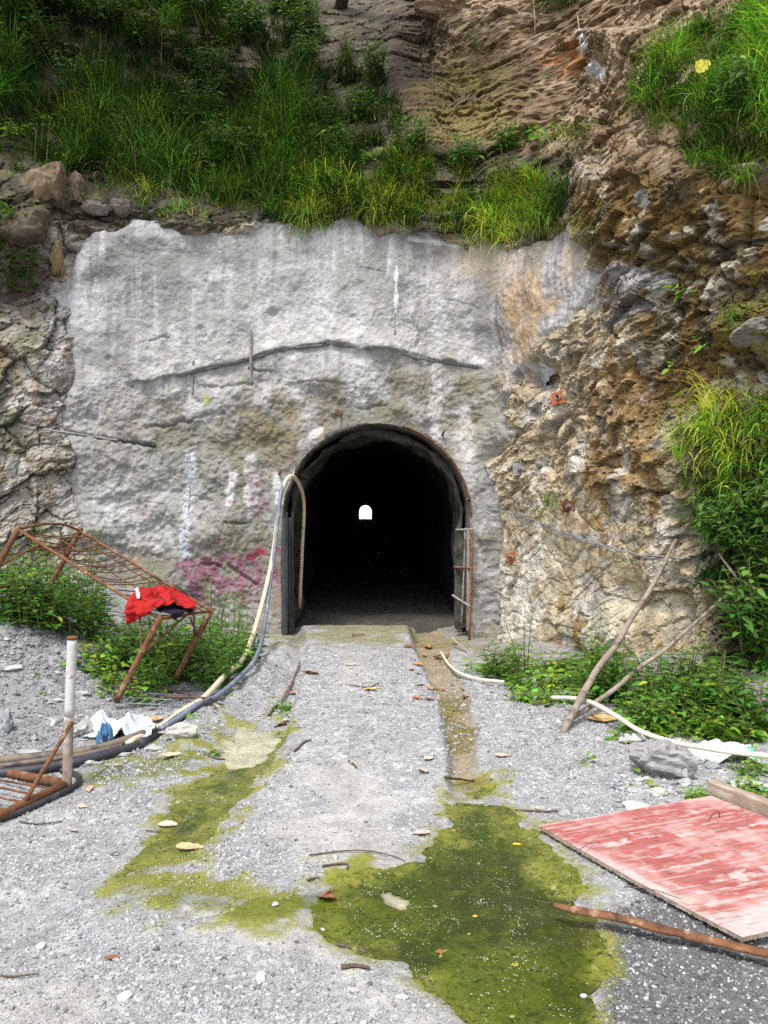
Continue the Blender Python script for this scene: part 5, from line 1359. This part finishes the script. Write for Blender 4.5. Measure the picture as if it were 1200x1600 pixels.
# ------------------------------------------------------------------ red board, timber, rusty strip
def board():
    P1 = np.array((.77, 3.99)); P2 = np.array((1.312, 2.925)); P3 = np.array((1.79, 4.37)); P4 = P2 + (P3 - P1)
    z0 = .045
    base = np.array(((P1 + P4)[0] / 2, (P1 + P4)[1] / 2, z0))
    na, nb = 230, 230
    A_, B_ = np.meshgrid(np.linspace(0, 1, na), np.linspace(0, 1, nb), indexing='ij')
    XY = P1 + A_[..., None] * (P2 - P1) + B_[..., None] * (P3 - P1)
    z = .012 * fbm(A_, B_, 1.4, 2, 800) + .012 * (A_ - .4) ** 2 * 2 - z0 + .042
    chip = np.zeros_like(A_)
    top = np.stack([XY[..., 0] - base[0], XY[..., 1] - base[1], z], -1)
    n3 = fbm(A_, B_, .05, 4, 801); n2 = fbm(A_, B_, .3, 4, 802); stv = fbm(A_ * 9, B_ * .6, .6, 5, 803); fine = fbm(A_ * 14, B_ * 1.2, .35, 4, 806)
    c = np.ones(A_.shape + (3,)) * np.array((.33, .112, .10))
    c = mixc(c, (.385, .155, .14), smooth((n2 + .1) / .4)); c = mixc(c, (.34, .06, .06), smooth((fine - .25) / .25) * .45)
    e = np.minimum(np.minimum(A_, 1 - A_), np.minimum(B_, 1 - B_))
    wht = .8 * smooth((fine * .5 + stv * .5 + smooth((A_ - .5) / .5) * .45 - .66 + n3 * .6) / .16)
    # long pale scrapes running along the board
    for a0, b0, b1, w_ in ((.52, .05, .75, .016), (.66, .0, 1.0, .022), (.72, .1, 1.0, .012), (.80, .0, .9, .022), (.88, .0, 1, .03), (.30, .62, .78, .012), (.12, .72, .86, .02), (.22, .35, .42, .02), (.28, .12, .24, .03), (.42, .2, .36, .02), (.18, .85, .95, .015)):
        wht = np.maximum(wht, .8 * smooth(1.2 - np.abs(A_ - a0 - .02 * (B_ - .5) + n3 * .008) / (w_ * .55) + n3 * 1.1 + fine * .6) * smooth((B_ - b0) / .05) * smooth((b1 - B_) / .08))
    wht = np.maximum(wht, smooth((A_ - .90 + .12 * n2 + .06 * (1 - B_)) / .07) * .95)
    wht = np.maximum(wht, smooth((.045 - B_ + .04 * n2) / .03) * smooth((A_ - .1) / .4) * .9)
    wht = np.maximum(wht, smooth((.02 - A_ + .02 * n2) / .02) * .6)
    wht = np.maximum(wht, .32 * smooth((fbm(A_ * 1.6, B_, .12, 5, 809) - .42) / .25))
    c = mixc(c, (.56, .46, .44), wht * .85)
    scf = fbm(A_ * 60, B_ * 5, .6, 4, 811); c = mixc(c, (.52, .38, .36), smooth((scf - .38) / .15) * .55); c = mixc(c, (.20, .07, .06), smooth((-scf - .45) / .15) * .5)
    c = mixc(c, (.47, .36, .33), .35 * smooth((n2 + n3 * .4) / .6)); c *= (1 + .10 * fbm(A_, B_, .02, 3, 812))[..., None]
    c = mixc(c, (.42, .36, .28), .7 * smooth((blob(A_, B_, .72, .06, .05, .05) + blob(A_, B_, .86, .45, .03, .05) + n3 * .3 - .5) / .3))
    for (a0, b0) in ((.30, .36), (.55, .17), (.62, .37), (.42, .55)):
        c = mixc(c, (.10, .03, .02), smooth(1.4 - np.hypot(A_ - a0, B_ - b0) / .006))
    root = empty('red_board', base, 'worn red shuttering board with white scrapes lying flat at the lower right', 'board')
    mesh_np('face', top.reshape(-1, 3), [grid_faces(na, nb)], material('red_film', attr=True, rough=.62, var=.1, nscale=20, spec=.3, bumps=((70, .15, .004),)), root, c.reshape(-1, 3))
    # plywood core under the film
    rim = np.concatenate([top[:, 0], top[-1, 1:], top[::-1, -1][1:], top[0, ::-1][1:-1]])
    k = len(rim); lower = rim - (0, 0, .017); rim2 = rim - (0, 0, .001)
    cen = rim.mean(0)
    V = np.concatenate([cen + (rim2 - cen) * (1.0, 1.0, 1), lower + rng.normal(0, .0015, lower.shape), [cen - (0, 0, .017)]])
    F4 = np.array([(i, (i + 1) % k, k + (i + 1) % k, k + i) for i in range(k)]); F3 = np.array([(2 * k, k + i, k + (i + 1) % k) for i in range(k)])
    mesh_np('plywood_core', V, [F4[:, ::-1], F3[:, ::-1]], M['timber'], root, None, False)
    d_ = (P4 - P3) / np.linalg.norm(P4 - P3); pn = np.array((-d_[1], d_[0]))
    pn = pn if pn[1] > 0 else -pn
    s0 = P3 - d_ * .045 + pn * .055; s1_ = s0 + d_ * 1.6
    mid = (s0 + s1_) / 2; ax = np.array([(*d_, 0), (*pn, 0), (0, 0, 1)])
    me_c = np.array((mid[0], mid[1], gh(*s0) * .5 + .055))
    mb = MB()
    nn = 24
    # slightly waney beam, more rings than a box
    Y_, Z_ = .036, .05
    V = []; prof = [(-Y_, -Z_), (Y_, -Z_), (Y_, Z_), (Y_ * .9, Z_ * 1.06), (-Y_ * .9, Z_ * 1.06), (-Y_, Z_)]
    for i in range(nn):
        t = -.8 + 1.6 * i / (nn - 1)
        for (a, b) in prof: V.append((t, a + rng.normal(0, .0012), b + rng.normal(0, .0012)))
    V = np.array(V + [(-.8, 0, 0), (.8, 0, 0)]) ; F4 = []; F3 = []
    for i in range(nn - 1):
        for q in range(6): F4.append((i * 6 + q, i * 6 + (q + 1) % 6, (i + 1) * 6 + (q + 1) % 6, (i + 1) * 6 + q))
    for q in range(6): F3.append((nn * 6, q, (q + 1) % 6)); F3.append((nn * 6 + 1, (nn - 1) * 6 + (q + 1) % 6, (nn - 1) * 6 + q))
    o = mesh_np('timber_beam', V, [np.array(F4), np.array(F3)], M['timber'], None, None, False)
    o.location = me_c; o.rotation_euler = (0, 0, math.atan2(d_[1], d_[0])); tag(o, 'weathered squared timber lying along the far edge of the red board', 'timber')
board()
def strip():
    a = np.array((.672, 3.165, .035)); b = np.array((1.75, 2.62, .05)); d = (b - a) / np.linalg.norm(b - a); pn = np.cross(d, (0, 0, 1.))
    n = 30; V = []; F = []
    for i in range(n):
        t = i / (n - 1); w_ = .026 * min(1, .25 + t * 9); p = a + (b - a) * t + np.array((0, 0, .006 * math.sin(t * 9))) + pn * .004 * math.sin(t * 23)
        for (u_, h_) in ((-1, 0), (-.8, .012), (0, .020), (.8, .012), (1, 0), (0, -.004)):
            V.append(p + pn * u_ * w_ * (1 + .1 * rng.normal()) + np.array((0, 0, h_)))
    for i in range(n - 1):
        for q in range(6): F.append((i * 6 + q, i * 6 + (q + 1) % 6, (i + 1) * 6 + (q + 1) % 6, (i + 1) * 6 + q))
    V = np.array(V); o = mesh_np('rusty_strip', V - a, [np.array(F)], M['rust']); o.location = a
    tag(o, 'long rusty metal strip with a pointed end lying before the red board', 'metal strip')
strip()
mb = MB(); q = np.array((1.62, 3.98, .09)); mb.tube(resample([q, q + (.02, 0, .03), q + (.05, .01, .035), q + (.06, .02, .0)], 10), .003, 5)
o = mb.build('bent_nail', M['rust'], None, True, q); o.location = q - (0, 0, .02); tag(o, 'bent rusty nail sticking up at the inner edge of the timber', 'nail')

# ------------------------------------------------------------------ steel in the wall
def bar(pts, r, label, mat='rebar', off=.0, n=20, name='steel_bar'):
    P = resample([W(a, b, off)[0] for a, b in pts], n); p0 = P[0].copy()
    mb = MB(); mb.tube(P, r, 7, .15); o = mb.build(name, M[mat], None, True, p0); o.location = p0
    return tag(o, label, 'steel bar')
bar([(205, 603), (300, 582), (390, 561), (452, 545), (515, 538)], .012, 'long grey bar along the rising left half of the concrete ledge', 'ledge_bar', n=40, off=.012)
bar([(520, 538), (580, 546), (640, 557), (700, 568), (746, 575)], .012, 'grey bar along the falling right half of the concrete ledge', 'ledge_bar', n=36, off=.008)
bar([(391, 514), (392, 560), (393, 600)], .019, 'upright grey bar stub crossing the ledge bar, the taller one', off=.03)
bar([(302, 563), (301, 590), (300, 616)], .012, 'upright thin grey bar crossing the left part of the ledge bar', off=.02)
bar([(68, 671), (120, 678), (185, 688)], .014, 'pale bar running from the left rocks into the concrete', off=.05)
bar([(180, 688), (215, 693), (243, 696)], .020, 'dark rusty bar end lying in a slot of the concrete', 'dark_steel', off=.01)
bar([(617, 488), (617, 522)], .009, 'thin dark upright bar at the end of the long white drip', off=.01, n=8)
bar([(296, 712), (297, 770), (292, 840)], .014, 'upright bar under the bluish white cement run', 'rebar', off=.0, n=12)
for (a, b, lab) in ((532, 645, 'rusty bolt end above the top of the tunnel arch'), (691, 680, 'rusty bolt end above the right shoulder of the arch'), (437, 735, 'small cement covered bolt left of the hose loop'), (733, 778, 'rusty bolt at the right springing of the arch')):
    p, n_ = W(a, b, .0); mb = MB(); mb.tube([p - n_ * .05, p + n_ * .10 + (0, 0, -.01)], .017, 8, .1); o = mb.build('bolt', M['rust'], None, True, p); o.location = p; tag(o, lab, 'bolt')

# rebar ladder at the right jamb
def ladder():
    b0 = at(735, 1000, 10.0); root = empty('rebar_cage', b0, 'rusty rebar ladder with three ties against the right jamb of the tunnel', 'rebar')
    def part(name, pts, r, mat): mb = MB(); mb.tube(resample(pts, 8), r, 7, .08); mb.build(name, M[mat], root, True, b0)
    part('upright', [at(737, 822, 10.12), at(736, 890, 10.1), at(733, 1000, 10.05)], .013, 'rust_bright')
    part('upright', [at(727, 825, 10.24), at(725, 890, 10.22), at(721, 975, 10.2)], .011, 'rebar')
    part('tie', [at(712, 828, 10.4), at(738, 827, 10.1)], .014, 'rebar')
    part('tie', [at(709, 886, 10.35), at(739, 888, 10.08)], .015, 'rust')
    part('tie', [at(707, 930, 10.3), at(735, 948, 10.06)], .015, 'rebar')
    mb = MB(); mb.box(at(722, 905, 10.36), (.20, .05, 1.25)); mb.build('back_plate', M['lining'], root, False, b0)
    mb = MB(); mb.box(at(731, 905, 10.2), (.035, .10, 1.3)); mb.build('side_plate', M['rebar'], root, False, b0)
ladder()
mb = MB(); p = at(706, 996, 9.5); q = at(727, 1014, 9.2); mb.box((p + q) / 2, (np.linalg.norm(q - p), .05, .05), [(q - p) / np.linalg.norm(q - p), np.cross((0, 1., 0), (q - p) / np.linalg.norm(q - p)) * -1, (0, 1., 0)], jitter=.008)
o = mb.build('wood_offcut', M['timber'], None, False, p); o.location = p; tag(o, 'pale wood offcut propped at the right foot of the portal', 'wood')

# rock bolt plates
def plate(px, py, s, mat, label, rot=0., boxy=False):
    p, n_ = W(px, py, .02); zf = n_ * .6 + np.array((-.15, -.8, .15)); zf /= np.linalg.norm(zf)
    xa = np.cross((0, 0, 1.), zf); xa /= np.linalg.norm(xa); ya = np.cross(zf, xa)
    c, s_ = math.cos(rot), math.sin(rot); xr = xa * c + ya * s_; yr = ya * c - xa * s_
    root = empty('anchor_plate', p, label, 'anchor plate')
    mb = MB(); mb.box(zf * .02, (s, s, .014), [xr, yr, zf], jitter=.004); 
    if boxy: mb.box(zf * .06 + xr * s * .45, (.012, s, .09), [xr, yr, zf]); mb.box(zf * .06 - xr * s * .45, (.012, s, .09), [xr, yr, zf])
    mb.build('plate', M[mat], root, False)
    mb = MB(); mb.tube([zf * .02, zf * .05], .032, 6); mb.build('nut', M['rebar'], root, False)
    mb = MB(); mb.tube([zf * .02, zf * .13], .014, 8, .05); mb.build('bolt', M['dark_steel' if mat != 'rebar' else 'rebar'], root, True)
plate(873, 623, .15, 'rust_bright', 'square rusty orange anchor plate set askew in the slaty rock', .25)
plate(811, 733, .15, 'rebar', 'grey cement covered anchor plate on the buff rock', .05)
plate(888, 791, .13, 'rust', 'rusty channel shaped bracket beside the spiky grass tuft', .0, True)
plate(800, 871, .12, 'rust_bright', 'bright orange rusted plate low on the pale rock', .5)

# strands of wire from the portal across the rock
for k, (pts, lab) in enumerate((([(740, 789), (775, 797), (830, 812), (870, 828), (940, 850), (1000, 866), (1070, 874)], 'upper strand of blue grey wire slung across the right rock'),
                                ([(742, 795), (800, 800), (850, 822), (905, 845), (960, 858), (1055, 880)], 'lower strand of blue grey wire slung across the right rock'),
                                ([(850, 822), (900, 838), (980, 870), (1045, 892)], 'thin loose strand of wire below the other two'))):
    P = resample([W(a, b, .07 + .02 * k)[0] for a, b in pts], 50); P = P + rng.normal(0, .006, P.shape); p0 = P[0].copy()
    mb = MB(); mb.tube(P, (.0065, .0055, .0045)[k], 5); o = mb.build('wire', M['wire'], None, True, p0); o.location = p0; tag(o, lab, 'wire')

# ------------------------------------------------------------------ fallen leaves
def dead_leaf(p, size, col, label, seed, group=None, curl=.35, rz=None, wd=.55, tilt=0.):
    g = np.random.default_rng(seed); na, nb = 13, 9
    A_, B_ = np.meshgrid(np.linspace(0, 1, na), np.linspace(-1, 1, nb), indexing='ij')
    w_ = np.sin(np.clip(A_ * .96 + .02, 0, 1) ** .8 * math.pi) * wd * .5 * (1 + .12 * np.sin(A_ * 21 + seed))
    X_ = (A_ - .5); Y_ = B_ * w_
    Z_ = curl * (np.abs(B_) ** 1.6 * w_ * g.uniform(.4, 1.2) + .25 * (A_ - .4) ** 2 * g.uniform(-.5, 1.6)) + .04 * fbm(A_ * 2 + seed, B_, .6, 3, seed) + .015 * np.abs(B_)
    V = np.stack([X_, Y_, Z_ - Z_.min() + .02], -1).reshape(-1, 3) * size
    c = np.tile(col, (len(V), 1)) * (1 + .25 * fbm(A_ * 2, B_ + seed, .5, 3, seed + 1)).reshape(-1, 1); c[np.abs(B_.ravel()) < .01] *= .75
    o = mesh_np('fallen_leaf', V, [grid_faces(na, nb)], M['dry_leaf'], None, c)
    md = o.modifiers.new('thickness', 'SOLIDIFY'); md.thickness = .0012
    o.location = p; o.rotation_euler = (tilt, tilt * .4, g.uniform(0, 6.28) if rz is None else rz)
    return tag(o, label, 'leaf', group)
TANL = (.50, .36, .20); BRN = (.20, .095, .05); YL = (.72, .50, .05); PNK = (.55, .40, .31)
LV = [(297, 1328, .135, TANL, 'large tan leaf lying across the trickle', .2, .5), (262, 1292, .10, PNK, 'curled pale pink leaf on the trickle edge above the large tan one', .1, .6),
      (508, 1406, .10, BRN, 'red brown split leaf at the left tip of the puddle', .3, .7), (512, 1398, .06, BRN, 'small red brown leaf folded over the split leaf', .9, .5),
      (808, 1322, .045, YL, 'yellow leaf floating high on the puddle', .0, .6), (742, 1434, .022, YL, 'tiny yellow leaf floating in the middle of the puddle', .0, .7), (805, 1510, .025, YL, 'tiny yellow leaf floating low on the puddle', 0, .7),
      (658, 1305, .09, PNK, 'pale curled leaf at the upper left rim of the puddle', .2, .6), (175, 1500, .055, BRN, 'small orange brown leaf on the gravel at the lower left', .1, .4),
      (942, 1127, .22, (.46, .29, .13), 'big crumpled brown leaf leaning at the foot of the poles', .2, .75), (582, 1079, .15, (.62, .44, .14), 'yellow ochre leaf in the middle of the track', .0, .4),
      (485, 1053, .19, (.33, .17, .09), 'brown leaf beside the bent stick', .3, .5), (440, 1134, .14, BRN, 'red brown leaf by the bent stick foot', .7, .5), (462, 1085, .13, (.36, .2, .12), 'brown leaf under the middle of the bent stick', .1, .5),
      (560, 994, .16, BRN, 'brown leaf lying just inside the tunnel mouth', .0, .4), (668, 1012, .22, (.33, .18, .09), 'large orange brown leaf in the gutter by the portal', .2, .45), (640, 1012, .16, BRN, 'brown leaf on the edge of the track by the portal', .1, .4), (700, 1026, .14, BRN, 'brown leaf at the right foot of the portal', .5, .5),
      (655, 1040, .14, (.34, .19, .09), 'orange leaf in the gutter below the large one', .4, .4), (672, 1077, .14, (.40, .24, .13), 'tan leaf in the gutter beside the track edge', .9, .4), (730, 1090, .12, (.36, .21, .1), 'brown leaf right of the gutter under the short pipe', .2, .5),
      (270, 1182, .15, (.55, .42, .28), 'wide pale tan leaf by the flat stone under the hoses', .0, .6), (140, 1235, .085, (.50, .31, .22), 'pinkish brown leaf next to the grey post foot', .4, .5), (128, 1262, .06, PNK, 'pale leaf on the gravel below the post foot', .4, .6),
      (245, 1125, .17, (.52, .34, .18), 'tan crumpled leaf under the hoses by the sack', .4, .5), (115, 1300, .05, (.5, .36, .28), 'small pale brown leaf left of the trickle', .4, .5), (785, 1183, .10, PNK, 'pale pink leaf on the gravel right of the gutter', .1, .5), (1010, 1205, .12, PNK, 'pale leaf against the long grey slab', .1, .6),
      (670, 1187, .08, PNK, 'pale leaf on the right edge of the track', .2, .6), (660, 1207, .09, PNK, 'pale pink leaf near the right edge of the track, the lower one', .5, .7), (548, 1040, .13, (.48, .38, .28), 'pale tan leaf on the track near the tunnel', .1, .4), (840, 1265, .05, PNK, 'small pale leaf near the red board corner', .2, .5), (690, 1490, .05, (.25, .14, .05), 'brown leaf sunk in the puddle', 0, .5)]
for k, (px, py, s_, c, lab, tl, wd) in enumerate(LV):
    dead_leaf(G(px, py, .006), s_, c, lab, 200 + k, tilt=tl * .5, wd=wd, rz=(k * 1.37) % 6.28 if tl > .15 else rng.uniform(-.3, .3), curl=.28 if tl > .05 else .12)
for k in range(22):
    px, py = rng.uniform(640, 730), rng.uniform(985, 1100)
    dead_leaf(G(px, py, .006), rng.uniform(.05, .11), np.array(BRN) * rng.uniform(.7, 1.6), 'small dry brown leaf among the litter in the gutter', 300 + k, 'leaf litter in the gutter', tilt=rng.normal(0, .2))
p, n_ = W(1098, 105, .25)
o = dead_leaf(p, .17, (.42, .38, .05), 'single big yellow leaf in the grassy ledge at the upper right', 401, wd=.8); o.rotation_euler = (R(65), R(-50), .2)
# thin straws lying on the red board
for (a, b, c_, d_, lab) in ((975, 1413, 1065, 1430, 'thin straw lying over the near edge of the red board'), (905, 1350, 938, 1337, 'thin curved straw on the red board near its left corner')):
    P = np.array([(*G(a, b)[:2], .062), (*G((a + c_) / 2, (b + d_) / 2 - 3)[:2], .066), (*G(c_, d_)[:2], .06)]); stick('straw', P, .0025, .0015, lab, 'twig', 8, .1, 'straw', None, 4)
# ------------------------------------------------------------------ camera, sky, sun
cam = bpy.data.cameras.new('camera'); co = bpy.data.objects.new('camera', cam); COL.objects.link(co)
co.location = (0, 0, CAM_Z); co.rotation_euler = (R(90), 0, 0)
cam.sensor_fit = 'VERTICAL'; cam.sensor_height = 36; cam.lens = 36 * FPX / 1600; cam.clip_end = 5000; cam.clip_start = 0.05
scene.camera = co
SUN_EL, SUN_AZ = 63, -28      # azimuth measured from straight behind the camera, negative = left
w = bpy.data.worlds.new('World'); scene.world = w; w.use_nodes = True
nt = w.node_tree; bg = nt.nodes['Background']
sky = nt.nodes.new('ShaderNodeTexSky'); sky.sky_type = 'NISHITA'; sky.sun_disc = False
sky.sun_elevation = R(SUN_EL); sky.air_density = 1.0; sky.dust_density = 2.5; sky.ozone_density = 1.0
hs = nt.nodes.new('ShaderNodeHueSaturation'); hs.inputs['Saturation'].default_value = .45
nt.links.new(sky.outputs[0], hs.inputs['Color']); nt.links.new(hs.outputs[0], bg.inputs['Color']); bg.inputs['Strength'].default_value = 0.15
sd = Vector((math.sin(R(SUN_AZ)) * math.cos(R(SUN_EL)), -math.cos(R(SUN_AZ)) * math.cos(R(SUN_EL)), math.sin(R(SUN_EL))))
sky.sun_rotation = math.atan2(sd.x, sd.y)
L = bpy.data.lights.new('sun', 'SUN'); L.energy = 1.5; L.angle = R(10); L.color = (1.0, 0.96, 0.90)
lo = bpy.data.objects.new('sun', L); COL.objects.link(lo); lo.rotation_euler = (-sd).to_track_quat('-Z', 'Y').to_euler(); lo.location = sd * 40
scene.view_settings.view_transform = 'Standard'; scene.view_settings.look = 'None'; scene.view_settings.gamma = 1
scene.view_settings.exposure = 1.2
scene.cycles.use_denoising = False
scene.cycles.max_bounces = 6
